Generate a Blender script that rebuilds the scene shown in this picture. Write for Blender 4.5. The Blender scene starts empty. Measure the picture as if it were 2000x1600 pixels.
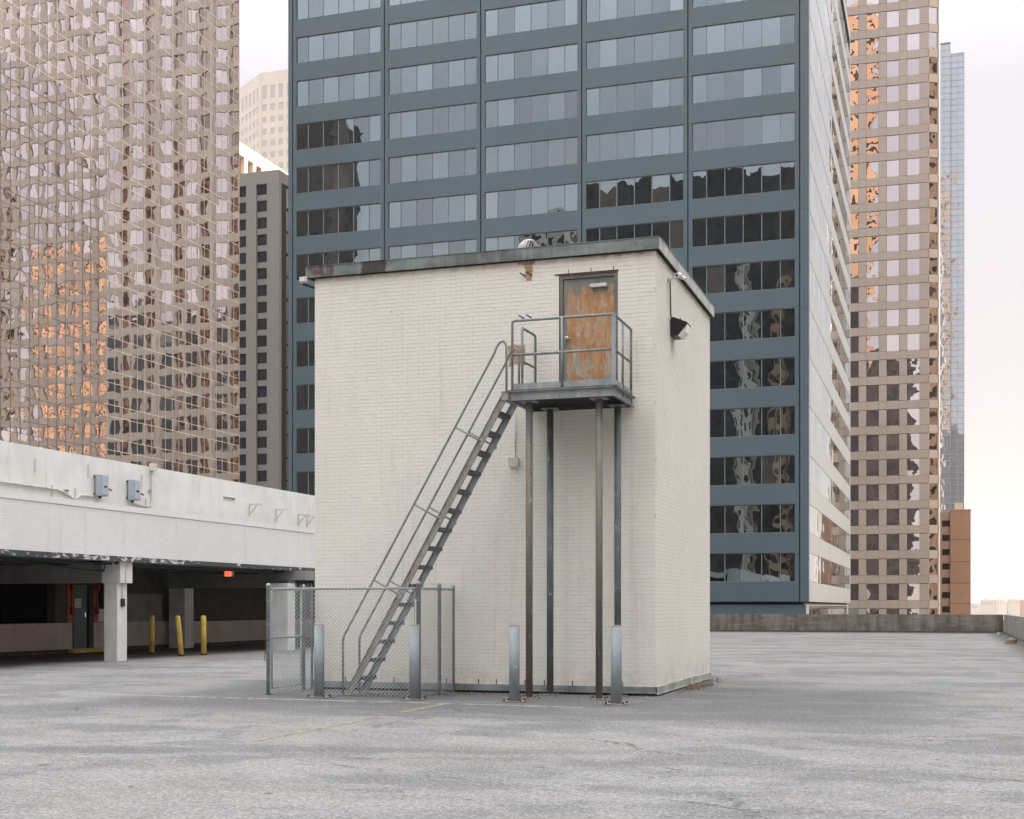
import bpy, math, random
from mathutils import Vector, Matrix
R = math.radians
random.seed(7)
SC = bpy.context.scene
COL = SC.collection

# ---------------------------------------------------------------- camera
CAM_H = 1.5
cd = bpy.data.cameras.new('camera')
cam = bpy.data.objects.new('camera', cd); COL.objects.link(cam)
cam.location = (0, 0, CAM_H)
cam.rotation_euler = (R(90), 0, R(18))
cd.sensor_fit = 'HORIZONTAL'; cd.sensor_width = 36.0; cd.lens = 46.8
cd.shift_y = 385 / 2000.0
cd.clip_start = 0.1; cd.clip_end = 12000
SC.camera = cam

# ---------------------------------------------------------------- light
SUN_EL, SUN_AZ = R(15), R(62)          # azimuth: from +Y towards +X
SUN_DIR = Vector((math.sin(SUN_AZ) * math.cos(SUN_EL), math.cos(SUN_AZ) * math.cos(SUN_EL), math.sin(SUN_EL)))
SKY_STRENGTH = 0.15
world = bpy.data.worlds.new('World'); SC.world = world; world.use_nodes = True
wt = world.node_tree; wt.nodes.clear()
wo = wt.nodes.new('ShaderNodeOutputWorld'); bg = wt.nodes.new('ShaderNodeBackground')
sky = wt.nodes.new('ShaderNodeTexSky'); sky.sky_type = 'NISHITA'; sky.sun_disc = False
sky.sun_elevation = SUN_EL; sky.sun_rotation = SUN_AZ
sky.air_density = 1.0; sky.dust_density = 3.5; sky.ozone_density = 1.5
geo = wt.nodes.new('ShaderNodeTexCoord')
sep = wt.nodes.new('ShaderNodeSeparateXYZ')
wt.links.new(geo.outputs['Generated'], sep.inputs[0])
# high thin overcast: a pale veil over the whole sky, warmer low down
rmp = wt.nodes.new('ShaderNodeValToRGB')
cr = rmp.color_ramp
cr.elements[0].position = 0.0; cr.elements[0].color = (2.72, 2.58, 2.50, 1)
cr.elements[1].position = 0.9; cr.elements[1].color = (10.0, 10.0, 10.2, 1)
e = cr.elements.new(0.12); e.color = (2.55, 2.46, 2.53, 1)
e = cr.elements.new(0.60); e.color = (6.2, 6.2, 6.45, 1)
e = cr.elements.new(0.35); e.color = (2.72, 2.66, 2.88, 1)
wt.links.new(sep.outputs['Z'], rmp.inputs[0])
mx = wt.nodes.new('ShaderNodeMix'); mx.data_type = 'RGBA'; mx.inputs[0].default_value = 0.99
wt.links.new(sky.outputs[0], mx.inputs[6]); wt.links.new(rmp.outputs[0], mx.inputs[7])
bg.inputs[1].default_value = SKY_STRENGTH
wt.links.new(mx.outputs[2], bg.inputs[0]); wt.links.new(bg.outputs[0], wo.inputs[0])

sl = bpy.data.lights.new('sun', 'SUN'); sl.energy = 4.4; sl.angle = R(0.5); sl.color = (1.0, 0.74, 0.55)
so = bpy.data.objects.new('sun', sl); COL.objects.link(so)
so.rotation_euler = SUN_DIR.to_track_quat('Z', 'Y').to_euler()

SC.view_settings.view_transform = 'Standard'; SC.view_settings.look = 'None'
SC.view_settings.exposure = 1.04; SC.view_settings.gamma = 1.0
SC.view_settings.use_curve_mapping = False
SC.render.engine = 'CYCLES'
SC.cycles.max_bounces = 7; SC.cycles.diffuse_bounces = 3; SC.cycles.glossy_bounces = 5
SC.cycles.transparent_max_bounces = 6; SC.cycles.volume_bounces = 1
SC.cycles.use_denoising = True
SC.cycles.sample_clamp_indirect = 6.0
SC.cycles.caustics_reflective = False; SC.cycles.caustics_refractive = False

# ---------------------------------------------------------------- mesh helpers
class MB:
    def __init__(s): s.v = []; s.f = []; s.c = []; s.smooth = []
    def face(s, pts, seed=None, sm=False):
        n = len(s.v); s.v += [tuple(p) for p in pts]; s.f.append(tuple(range(n, n + len(pts)))); s.c.append(seed); s.smooth.append(sm)
    def box(s, x0, x1, y0, y1, z0, z1, seed=None, M=None, skip=''):
        p = [(x0,y0,z0),(x1,y0,z0),(x1,y1,z0),(x0,y1,z0),(x0,y0,z1),(x1,y0,z1),(x1,y1,z1),(x0,y1,z1)]
        if M is not None: p = [tuple(M @ Vector(q)) for q in p]
        n = len(s.v); s.v += p
        fs = {'b':(0,3,2,1),'t':(4,5,6,7),'f':(0,1,5,4),'r':(1,2,6,5),'k':(2,3,7,6),'l':(3,0,4,7)}
        for k, q in fs.items():
            if k in skip: continue
            s.f.append(tuple(n + i for i in q)); s.c.append(seed); s.smooth.append(False)
        return s
    def tube(s, pts, r, n=10, cap=True, closed=False):
        pts = [Vector(p) for p in pts]; m = len(pts); base = len(s.v)
        rr = r if isinstance(r, (list, tuple)) else [r] * m
        ref = None
        for i, p in enumerate(pts):
            a = pts[(i - 1) % m] if (i > 0 or closed) else pts[0]
            b = pts[(i + 1) % m] if (i < m - 1 or closed) else pts[-1]
            d = (b - a).normalized()
            if ref is None:
                ref = Vector((0, 0, 1)) if abs(d.z) < 0.9 else Vector((0, 1, 0))
            x = ref.cross(d).normalized(); y = d.cross(x).normalized(); ref = y
            k = 1.0
            if 0 < i < m - 1 or closed:
                c = (pts[i] - a).normalized().dot((b - pts[i]).normalized())
                k = 1.0 / max(0.5, math.sqrt(max(0.0, (1 + c) / 2)))
            for j in range(n):
                t = 2 * math.pi * j / n
                s.v.append(tuple(p + (x * math.cos(t) + y * math.sin(t)) * rr[i] * (k if abs(k) < 1.3 else 1.0)))
        for i in range(m if closed else m - 1):
            for j in range(n):
                a = base + i * n + j; b = base + i * n + (j + 1) % n
                i2 = (i + 1) % m
                c = base + i2 * n + (j + 1) % n; d = base + i2 * n + j
                s.f.append((a, b, c, d)); s.c.append(None); s.smooth.append(n > 4)
        if cap and not closed:
            s.f.append(tuple(base + j for j in reversed(range(n)))); s.c.append(None); s.smooth.append(False)
            s.f.append(tuple(base + (m - 1) * n + j for j in range(n))); s.c.append(None); s.smooth.append(False)
        return s
    def bar(s, p0, p1, w, h, up=(0, 0, 1)):
        p0 = Vector(p0); p1 = Vector(p1); d = (p1 - p0); L = d.length; d.normalize()
        x = d; z = Vector(up); y = z.cross(x).normalized(); z = x.cross(y).normalized()
        M = Matrix(((x.x, y.x, z.x, p0.x), (x.y, y.y, z.y, p0.y), (x.z, y.z, z.z, p0.z), (0, 0, 0, 1)))
        return s.box(0, L, -w / 2, w / 2, -h / 2, h / 2, M=M)
    def lathe(s, prof, c=(0, 0, 0), n=20, sm=True):
        base = len(s.v)
        for r, z in prof:
            for j in range(n):
                t = 2 * math.pi * j / n; s.v.append((c[0] + r * math.cos(t), c[1] + r * math.sin(t), c[2] + z))
        for i in range(len(prof) - 1):
            for j in range(n):
                a = base + i * n + j; b = base + i * n + (j + 1) % n
                s.f.append((a, b, b + n, a + n)); s.c.append(None); s.smooth.append(sm)
        s.f.append(tuple(base + j for j in reversed(range(n)))); s.c.append(None); s.smooth.append(False)
        t = base + (len(prof) - 1) * n
        s.f.append(tuple(t + j for j in range(n))); s.c.append(None); s.smooth.append(False)
        return s
    def mesh(s, name, m, org=(0, 0, 0)):
        me = bpy.data.meshes.new(name)
        o = Vector(org)
        me.from_pydata([(a - o.x, b - o.y, c - o.z) for a, b, c in s.v] if o.length else s.v, [], s.f)
        if any(s.smooth): me.polygons.foreach_set('use_smooth', s.smooth)
        if any(c is not None for c in s.c):
            at = me.color_attributes.new('seed', 'FLOAT_COLOR', 'CORNER'); d = []
            for f, c in zip(s.f, s.c):
                c = c or (0, 0, 0); d += [c[0], c[1], c[2], 1.0] * len(f)
            at.data.foreach_set('color', d)
        if m: me.materials.append(m)
        me.update()
        return me
    def build(s, name, m, parent=None, kind=None, label=None, bevel=0):
        org = WL.get(parent.name, (0, 0, 0)) if parent else (0, 0, 0)
        o = bpy.data.objects.new(name, s.mesh(name, m, org)); COL.objects.link(o)
        o.name = name
        if parent: o.parent = parent
        WL[o.name] = org
        if kind: o['kind'] = kind
        if label: o['label'] = label
        if bevel:
            b = o.modifiers.new('bevel', 'BEVEL'); b.width = bevel; b.segments = 2; b.limit_method = 'ANGLE'
        return o
WL = {}
def link_mesh(name, me, parent, pos, rz=0):
    """a piece sharing mesh data, its origin at the world point pos"""
    o = bpy.data.objects.new(name, me); COL.objects.link(o); o.parent = parent
    w = WL.get(parent.name, (0, 0, 0)); o.location = (pos[0] - w[0], pos[1] - w[1], pos[2] - w[2])
    if rz: o.rotation_euler = (0, 0, rz)
    WL[o.name] = tuple(pos)
    return o
def thing(name, label, cat, loc=(0, 0, 0), group=None):
    o = bpy.data.objects.new(name, None); COL.objects.link(o); o.location = loc; o.empty_display_size = 0.2
    o['label'] = label; o['category'] = cat
    if group: o['group'] = group
    WL[o.name] = tuple(loc)
    return o
def copy_thing(t, loc, label):
    c = t.copy(); COL.objects.link(c); c.location = loc; c['label'] = label; WL[c.name] = tuple(loc)
    for ch in list(t.children):
        d = ch.copy(); COL.objects.link(d); d.parent = c
        for g in list(ch.children):
            e = g.copy(); COL.objects.link(e); e.parent = d
    return c
def seed(): return (random.random(), random.random(), random.random())

# ---------------------------------------------------------------- materials
class NT:
    def __init__(s, name):
        s.m = bpy.data.materials.new(name); s.m.use_nodes = True; s.t = s.m.node_tree; s.t.nodes.clear()
        s.out = s.t.nodes.new('ShaderNodeOutputMaterial')
    def put(s, sock, val):
        if isinstance(val, bpy.types.NodeSocket): s.t.links.new(val, sock)
        elif isinstance(val, (tuple, list)) and len(val) == 3 and sock.type == 'RGBA': sock.default_value = (*val, 1)
        else: sock.default_value = val
    def n(s, typ, ins=None, out=0, **props):
        nd = s.t.nodes.new('ShaderNode' + typ)
        for k, v in props.items(): setattr(nd, k, v)
        for k, v in (ins or {}).items(): s.put(nd.inputs[k], v)
        return nd.outputs[out] if out is not None else nd
    def pos(s): return s.n('NewGeometry', out='Position')
    def vmul(s, v, k): return s.n('VectorMath', {0: v, 1: k}, operation='MULTIPLY')
    def vadd(s, v, k): return s.n('VectorMath', {0: v, 1: k}, operation='ADD')
    def noise(s, v, scale, detail=3, rough=0.55, dist=0.0, out='Fac'):
        return s.n('TexNoise', {'Vector': v, 'Scale': scale, 'Detail': detail, 'Roughness': rough, 'Distortion': dist}, out=out)
    def ramp(s, f, a, b, lo=0.0, hi=1.0):
        return s.n('MapRange', {0: f, 1: a, 2: b, 3: lo, 4: hi}, clamp=True, interpolation_type='SMOOTHSTEP')
    def mix(s, f, a, b, mode='MIX'):
        nd = s.t.nodes.new('ShaderNodeMix'); nd.data_type = 'RGBA'; nd.blend_type = mode
        s.put(nd.inputs[0], f); s.put(nd.inputs[6], a); s.put(nd.inputs[7], b)
        return nd.outputs[2]
    def math(s, op, a, b=0.0, c=0.0):
        return s.n('Math', {0: a, 1: b, 2: c}, operation=op)
    def xyz(s, v):
        nd = s.n('SeparateXYZ', {0: v}, out=None); return nd.outputs[0], nd.outputs[1], nd.outputs[2]
    def bump(s, h, strength=0.3, dist=0.01):
        return s.n('Bump', {'Height': h, 'Strength': strength, 'Distance': dist})
    def bsdf(s, color, rough=0.8, metal=0.0, normal=None, spec=0.35, extra=None):
        i = {'Base Color': color, 'Roughness': rough, 'Metallic': metal, 'Specular IOR Level': spec}
        if normal is not None: i['Normal'] = normal
        i.update(extra or {})
        o = s.n('BsdfPrincipled', i); s.t.links.new(o, s.out.inputs[0]); return s.m

def simple(name, col, rough=0.8, metal=0.0, var=0.12, scale=3.0, spec=0.35, bump=0.0, dirt=0.0):
    k = NT(name); p = k.pos(); n = k.noise(p, scale, 5, 0.6)
    c = k.mix(k.ramp(n, 0.3, 0.7), tuple(x * (1 - var) for x in col), tuple(min(1, x * (1 + var)) for x in col))
    if dirt:
        d = k.noise(k.vmul(p, (2.5, 2.5, 0.35)), 2.0, 6, 0.65)
        c = k.mix(k.ramp(d, 0.5, 0.72, 0, dirt), c, (0.1, 0.09, 0.075))
    nm = k.bump(k.noise(p, 60, 3), bump, 0.004) if bump else None
    return k.bsdf(c, rough, metal, nm, spec)

def asphalt():
    k = NT('deck_asphalt'); p = k.pos()
    warp = k.noise(p, 0.35, 3, out='Color')
    pw = k.vadd(p, k.vmul(warp, (1.2, 1.2, 0)))
    big = k.noise(k.vmul(pw, (0.8, 1.0, 1)), 0.26, 8, 0.66)
    mid = k.noise(k.vmul(pw, (0.75, 1.25, 1)), 0.9, 10, 0.74)
    fine = k.noise(k.vmul(pw, (0.8, 1.1, 1)), 4.5, 8, 0.78)
    c = k.mix(k.ramp(big, 0.40, 0.58), (0.145, 0.150, 0.150), (0.268, 0.262, 0.252))
    c = k.mix(k.ramp(mid, 0.40, 0.60, 0, 0.8), c, (0.365, 0.358, 0.345))
    pat = k.noise(k.vmul(pw, (0.7, 1.0, 1)), 0.5, 8, 0.62, out='Fac')
    c = k.mix(k.ramp(pat, 0.53, 0.57, 0, 0.6), c, (0.11, 0.12, 0.122))
    c = k.mix(k.ramp(fine, 0.50, 0.66, 0, 0.5), c, (0.11, 0.112, 0.11))
    # old sealer band round the penthouse, its own irregular outline
    x, y, z = k.xyz(pw)
    inx = k.math('MULTIPLY', k.ramp(x, -13.2, -11.4), k.ramp(x, -0.8, 1.5, 1, 0))
    iny = k.math('MULTIPLY', k.ramp(y, 16.6, 18.6), k.ramp(y, 23.5, 27.0, 1, 0))
    blk = k.math('MULTIPLY', k.math('MULTIPLY', inx, iny), k.ramp(k.math('ADD', k.math('MULTIPLY', mid, 0.6), k.math('MULTIPLY', fine, 0.4)), 0.52, 0.66, 1.0, 0.15))
    c = k.mix(k.math('MULTIPLY', blk, 0.92), c, (0.07, 0.082, 0.086))
    dl = k.math('ABSOLUTE', k.math('SUBTRACT', y, k.math('ADD', k.math('MULTIPLY', x, 0.27), 14.75)))
    bd = k.math('MULTIPLY', k.ramp(k.math('ADD', dl, k.math('MULTIPLY', fine, 0.9)), 0.55, 0.85, 1, 0), k.math('MULTIPLY', k.ramp(x, -3.6, -2.4, 1, 0), k.ramp(mid, 0.36, 0.52)))
    c = k.mix(k.math('MULTIPLY', bd, 0.75), c, (0.09, 0.104, 0.108))
    # brownish scuffs
    sc_ = k.noise(k.vmul(pw, (0.4, 1.2, 1)), 0.8, 6, 0.7)
    c = k.mix(k.ramp(sc_, 0.52, 0.64, 0, 0.5), c, (0.255, 0.218, 0.18))
    # aggregate
    g = k.noise(p, 42, 3, 0.7); g1 = k.noise(p, 17, 4, 0.75)
    g2 = k.n('TexVoronoi', {'Vector': p, 'Scale': 55.0}, out='Distance')
    c = k.mix(k.ramp(g, 0.36, 0.66, 0, 1), k.mix(0.38, c, (0.07, 0.072, 0.072)), k.mix(0.30, c, (0.66, 0.655, 0.64)))
    c = k.mix(k.ramp(g1, 0.40, 0.58, 0.4, 0), c, (0.08, 0.08, 0.08))
    c = k.mix(k.ramp(g1, 0.60, 0.72, 0, 0.45), c, (0.75, 0.74, 0.72))
    c = k.mix(k.ramp(g2, 0.05, 0.16, 0.26, 0), c, (0.80, 0.79, 0.77))
    # cracks
    cw = k.vadd(k.vmul(p, (0.32, 0.55, 0)), k.vmul(k.noise(p, 1.3, 6, 0.75, out='Color'), (0.5, 0.5, 0)))
    cr_ = k.n('TexVoronoi', {'Vector': cw, 'Scale': 0.55}, out='Distance', feature='DISTANCE_TO_EDGE')
    msk = k.ramp(k.noise(p, 0.4, 6, 0.65), 0.44, 0.56)
    crk = k.math('MULTIPLY', k.ramp(cr_, 0.0, 0.005, 1, 0), msk)
    c = k.mix(k.math('MULTIPLY', crk, 0.75), c, (0.06, 0.05, 0.045))
    spot = k.noise(p, 5.5, 2, 0.4); c = k.mix(k.ramp(spot, 0.73, 0.75, 0, 0.7), c, (0.09, 0.06, 0.05))
    # shade under the garage roof, put into the deck colour
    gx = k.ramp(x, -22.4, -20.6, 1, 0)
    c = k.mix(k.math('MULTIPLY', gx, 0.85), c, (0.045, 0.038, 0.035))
    h = k.math('ADD', k.math('MULTIPLY', g, 0.6), k.math('MULTIPLY', g1, 0.5))
    xq, yq, zq = k.xyz(p)
    foot = k.math('MAXIMUM', k.ramp(k.math('ADD', yq, k.math('MULTIPLY', mid, 5.0)), 78.5, 81.5), k.ramp(k.math('ADD', xq, k.math('MULTIPLY', mid, 1.6)), 2.7, 3.5))
    c = k.mix(k.math('MULTIPLY', foot, 0.65), c, (0.07, 0.078, 0.08))
    st_ = k.noise(k.vmul(p, (0.16, 0.5, 1)), 1.0, 9, 0.72)
    c = k.mix(k.math('MULTIPLY', k.ramp(yq, 26, 40), k.ramp(st_, 0.50, 0.60, 0, 0.55)), c, (0.165, 0.142, 0.118))
    return k.bsdf(c, 0.92, 0, k.bump(h, 0.6, 0.012), 0.12)

def painted_brick(name, base, joint, patches=False, far=False):
    k = NT(name); p = k.pos()
    x, y, z = k.xyz(p)
    n1 = k.noise(p, 0.5, 5, 0.6); n2 = k.noise(k.vmul(p, (5, 5, 15)), 1.0, 2, 0.5)
    c = k.mix(k.ramp(n1, 0.35, 0.68), tuple(b * 0.94 for b in base), base)
    c = k.mix(k.ramp(n2, 0.35, 0.7, 0, 0.5), c, tuple(b * 0.9 for b in base))
    # rain streaks and chips
    st = k.noise(k.vmul(p, (3.0, 3.0, 0.22)), 1.6, 5, 0.65)
    c = k.mix(k.ramp(st, 0.54, 0.76, 0, 0.20), c, (0.42, 0.37, 0.29))
    lowd = k.math('MULTIPLY', k.ramp(z, 0.1, 0.75, 1, 0), k.ramp(k.noise(k.vmul(p, (1.5, 1.5, 2)), 1.7, 6, 0.7), 0.42, 0.62))
    c = k.mix(k.math('MULTIPLY', lowd, 0.30), c, (0.35, 0.30, 0.24))
    ch = k.noise(p, 9, 4, 0.6); c = k.mix(k.ramp(ch, 0.74, 0.76, 0, 0.8), c, (0.30, 0.2, 0.13))
    if patches:
        wv = k.noise(p, 7.0, 4, 0.65, out='Color'); w = k.xyz(k.vmul(k.vadd(wv, (-0.5, -0.5, -0.5)), (0.16, 0.16, 0.12)))
        xx = k.math('ADD', x, w[0]); zz = k.math('ADD', z, w[2])
        def rect(x0, x1, z0, z1, s=0.012):
            a = k.math('MULTIPLY', k.ramp(xx, x0 - s, x0 + s), k.ramp(xx, x1 - s, x1 + s, 1, 0))
            b = k.math('MULTIPLY', k.ramp(zz, z0 - s, z0 + s), k.ramp(zz, z1 - s, z1 + s, 1, 0))
            return k.math('MULTIPLY', k.math('MULTIPLY', a, b), k.ramp(y, 21.96, 21.98, 1, 0))
        m = rect(-7.20, -6.89, 5.68, 6.03)
        m = k.math('MAXIMUM', m, rect(-6.90, -6.76, 7.12, 7.5))
        m = k.math('MAXIMUM', m, rect(-7.02, -6.70, 7.40, 7.5))
        m = k.math('MAXIMUM', m, rect(-5.95, -4.8, 7.44, 7.5))
        tan = k.mix(k.ramp(k.noise(p, 12, 4), 0.35, 0.65), (0.40, 0.235, 0.14), (0.52, 0.34, 0.22))
        c = k.mix(m, c, tan)
        top = k.math('MULTIPLY', k.ramp(z, 7.30, 7.47), k.ramp(k.noise(k.vmul(p, (2, 2, 1)), 2.5, 5), 0.35, 0.65))
        c = k.mix(k.math('MULTIPLY', top, 0.45), c, (0.5, 0.32, 0.17))
        ls = k.math('MULTIPLY', k.math('MULTIPLY', k.ramp(y, 23.2, 23.3), k.ramp(y, 23.4, 23.5, 1, 0)), k.math('MULTIPLY', k.ramp(z, 5.6, 6.25), k.ramp(z, 6.3, 6.35, 1, 0)))
        c = k.mix(k.math('MULTIPLY', ls, 0.35), c, (0.3, 0.26, 0.18))
    nm = k.bump(k.noise(p, 30, 4), 0.25, 0.006)
    return k.bsdf(c, 0.55, 0, nm, 0.4)

def galv(name, c1=(0.27, 0.31, 0.33), c2=(0.42, 0.455, 0.465), rust=0.25, rustcol=(0.20, 0.14, 0.085), rx=None):
    k = NT(name); p = k.pos()
    v = k.n('TexVoronoi', {'Vector': k.vadd(p, k.vmul(k.noise(p, 20, 2, out='Color'), (0.02, 0.02, 0.02))), 'Scale': 45.0}, out='Color')
    sx = k.xyz(v)[0]
    n = k.noise(k.vmul(p, (1, 1, 0.5)), 6, 6, 0.65)
    f = k.math('ADD', k.math('MULTIPLY', sx, 0.35), k.math('MULTIPLY', k.ramp(n, 0.3, 0.7), 0.65))
    c = k.mix(f, c1, c2)
    r = k.noise(k.vmul(p, (4, 4, 0.8)), 3.0, 6, 0.7)
    c = k.mix(k.ramp(r, 0.50, 0.70, 0, rust), c, rustcol)
    if rx:      # weathered brown on the side that faces the open deck
        nx = k.xyz(k.n('NewGeometry', out='Normal'))
        a = k.ramp(nx[0], -0.2, 0.75, 1, 0)
        z = k.xyz(p)[2]
        a = k.math('MULTIPLY', a, k.ramp(k.noise(k.vmul(p, (6, 6, 1.0)), 1.6, 5, 0.7), 0.25, 0.5))
        a = k.math('MULTIPLY', a, k.ramp(z, rx[0], rx[1], 1, 0))
        c = k.mix(k.math('MULTIPLY', a, 0.85), c, (0.20, 0.155, 0.105))
    pl = k.noise(k.vmul(p, (1, 1, 0.5)), 12, 6, 0.7); c = k.mix(k.ramp(pl, 0.62, 0.67, 0, 0.55), c, (0.56, 0.58, 0.58))
    return k.bsdf(c, 0.62, 0.12, k.bump(n, 0.2, 0.004), 0.4)

def rusty_door():
    k = NT('rusted_door'); p = k.pos(); x, y, z = k.xyz(p)
    st = k.noise(k.vmul(p, (9, 9, 1.6)), 1.3, 7, 0.7)
    st2 = k.noise(k.vmul(p, (7, 7, 2.2)), 1.1, 8, 0.68, 0.6)
    blot = k.noise(p, 4.5, 7, 0.72)
    rust = k.mix(k.ramp(st, 0.3, 0.7), (0.42, 0.215, 0.10), (0.58, 0.385, 0.225))
    rust = k.mix(k.ramp(blot, 0.38, 0.66, 0, 0.6), rust, (0.36, 0.165, 0.07))
    pale = k.mix(k.ramp(blot, 0.4, 0.6), (0.31, 0.31, 0.28), (0.50, 0.46, 0.38))
    c = k.mix(k.ramp(st2, 0.525, 0.575, 0, 0.92), rust, pale)
    c = k.mix(k.ramp(k.noise(k.vmul(p, (20, 20, 3.0)), 1.0, 6, 0.7), 0.56, 0.66, 0, 0.65), c, (0.54, 0.48, 0.39))
    wn = k.noise(k.vmul(p, (1, 1, 1)), 3.2, 7, 0.62)
    zt = k.math('ADD', z, k.math('MULTIPLY', wn, -0.85))
    c = k.mix(k.ramp(zt, 6.42, 6.46), c, (0.215, 0.225, 0.215))
    xe = k.math('ADD', x, k.math('MULTIPLY', wn, -0.30))
    c = k.mix(k.ramp(xe, -6.325, -6.29, 1, 0), c, (0.25, 0.26, 0.24))
    c = k.mix(k.ramp(k.noise(p, 60, 2), 0.68, 0.74, 0, 0.7), c, (0.16, 0.07, 0.03))
    return k.bsdf(c, 0.75, 0, k.bump(st, 0.2, 0.004), 0.3)

def fascia():
    k = NT('weathered_copper_fascia'); p = k.pos()
    n = k.noise(k.vmul(p, (1, 1, 2)), 1.1, 6, 0.65); s = k.noise(k.vmul(p, (14, 14, 0.6)), 1.0, 4, 0.6)
    c = k.mix(k.ramp(n, 0.34, 0.66), (0.135, 0.142, 0.138), (0.25, 0.30, 0.285))
    c = k.mix(k.ramp(s, 0.45, 0.7, 0, 0.45), c, (0.31, 0.36, 0.34))
    x, y, z = k.xyz(p)
    w = k.noise(p, 3.0, 5, 0.7)
    def blob(x0, r):
        d = k.math('ABSOLUTE', k.math('SUBTRACT', x, x0))
        return k.ramp(k.math('ADD', d, k.math('MULTIPLY', w, -r)), 0.0, 0.06, 1, 0)
    c = k.mix(k.math('MULTIPLY', blob(-9.73, 0.40), 0.85), c, (0.045, 0.035, 0.03))
    c = k.mix(k.math('MULTIPLY', blob(-10.8, 0.5), k.ramp(k.noise(p, 5, 4), 0.45, 0.6, 0, 0.85)), c, (0.11, 0.055, 0.045))
    return k.bsdf(c, 0.45, 0.25, k.bump(n, 0.2, 0.01), 0.5)

def concrete(name, a, b, stain=0.7, stcol=(0.075, 0.065, 0.055)):
    k = NT(name); p = k.pos()
    n = k.noise(p, 0.9, 7, 0.65); c = k.mix(k.ramp(n, 0.3, 0.7), a, b)
    st = k.noise(k.vmul(p, (2.2, 2.2, 0.25)), 1.0, 6, 0.7)
    c = k.mix(k.ramp(st, 0.40, 0.66, 0, stain), c, stcol)
    n3 = k.noise(k.vmul(p, (0.6, 0.6, 5)), 1.5, 4, 0.6); c = k.mix(k.ramp(n3, 0.5, 0.7, 0, 0.35), c, tuple(min(1, v * 1.5) for v in b))
    return k.bsdf(c, 0.9, 0, k.bump(k.noise(p, 25, 4), 0.3, 0.01), 0.2)

def glass(name, tint, refl, tilt, warp, wscale, dark=(0.02, 0.022, 0.025), blind=(0.12, 0.11, 0.1), blind_amt=0.2, rough=0.0, vary=0.1):
    """coated window glass: a mirror-like skin, slightly out of plane and wavy pane by pane, over a dim room"""
    k = NT(name); p = k.pos()
    at = k.n('Attribute', out='Color', attribute_name='seed')
    rnd = k.n('ObjectInfo', out='Random')
    s = k.vadd(at, k.n('CombineXYZ', {0: rnd, 1: k.math('MULTIPLY', rnd, 7.31), 2: k.math('MULTIPLY', rnd, 3.77)}))
    wn = k.n('TexWhiteNoise', {'Vector': s}, out='Color', noise_dimensions='3D')
    t = k.vmul(k.vadd(wn, (-0.5, -0.5, -0.5)), (tilt * 2,) * 3)
    wv = k.noise(k.vadd(p, k.vmul(s, (37, 37, 37))), wscale, 2, 0.45, out='Color')
    w = k.vmul(k.vadd(wv, (-0.5, -0.5, -0.5)), (warp * 2,) * 3)
    nrm = k.n('VectorMath', {0: k.vadd(k.n('NewGeometry', out='Normal'), k.vadd(t, w))}, operation='NORMALIZE')
    wr, wg, wb = k.xyz(wn)
    vt = k.ramp(wg, 0, 1, 1 - vary, 1.0)
    fr = k.n('Fresnel', {'IOR': 1.55})
    gl = k.n('BsdfGlossy', {'Color': k.mix(fr, k.vmul(k.n('CombineXYZ', {0: vt, 1: vt, 2: vt}), tint), (0.95, 0.95, 0.95)), 'Roughness': rough, 'Normal': nrm})
    room = k.mix(k.ramp(wb, 1 - blind_amt - 0.01, 1 - blind_amt), dark, blind)
    df = k.n('BsdfDiffuse', {'Color': room})
    fac = k.math('ADD', refl, k.math('MULTIPLY', fr, 1 - refl))
    m = k.n('MixShader', {0: fac, 1: df, 2: gl}); k.t.links.new(m, k.out.inputs[0])
    return k.m

def emit(name, col, st):
    k = NT(name); e = k.n('Emission', {'Color': col, 'Strength': st}); k.t.links.new(e, k.out.inputs[0]); return k.m

def line_paint(name, col, wear=0.5):
    k = NT(name); p = k.pos()
    n = k.noise(p, 3.5, 8, 0.75); g = k.noise(p, 60, 2, 0.6)
    a = k.ramp(k.math('ADD', n, k.math('MULTIPLY', g, 0.35)), wear, wear + 0.18)
    b = k.n('BsdfPrincipled', {'Base Color': k.mix(k.ramp(g, 0.3, 0.7), tuple(c * 0.7 for c in col), col), 'Roughness': 0.8})
    t = k.n('BsdfTransparent'); m = k.n('MixShader', {0: a, 1: t, 2: b}); k.t.links.new(m, k.out.inputs[0])
    return k.m

M = {}
M['deck'] = asphalt()
M['brick'] = painted_brick('painted_brick', (0.89, 0.87, 0.80), None, True)
M['grout'] = simple('painted_mortar', (0.74, 0.70, 0.62), 0.9)
M['gbrick'] = painted_brick('garage_painted_brick', (0.87, 0.875, 0.87), None)
M['ggrout'] = simple('garage_mortar', (0.72, 0.71, 0.70), 0.9)
M['gwall'] = simple('white_painted_masonry', (0.80, 0.80, 0.775), 0.7, 0, 0.07, 1.2, bump=0.2, dirt=0.12)
M['fascia'] = fascia()
M['soffit'] = simple('dark_soffit', (0.03, 0.028, 0.025), 0.9)
M['flashs'] = simple('bright_flashing', (0.46, 0.48, 0.45), 0.4, 0.3, 0.25, 2.0, dirt=0.35)
M['flash'] = simple('galvanised_flashing', (0.28, 0.325, 0.32), 0.45, 0.2, 0.3, 2.0, dirt=0.35)
M['galv'] = galv('galvanised_steel')
M['galvd'] = galv('galvanised_steel_platform', (0.22, 0.25, 0.265), (0.40, 0.425, 0.43), 0.25)
M['post'] = galv('weathered_post_steel', (0.12, 0.128, 0.128), (0.22, 0.225, 0.215), 0.5, (0.15, 0.12, 0.085), (4.0, 4.5))
M['post2'] = galv('blue_grey_post_steel', (0.10, 0.122, 0.128), (0.20, 0.225, 0.23), 0.35, (0.09, 0.085, 0.075))
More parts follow.
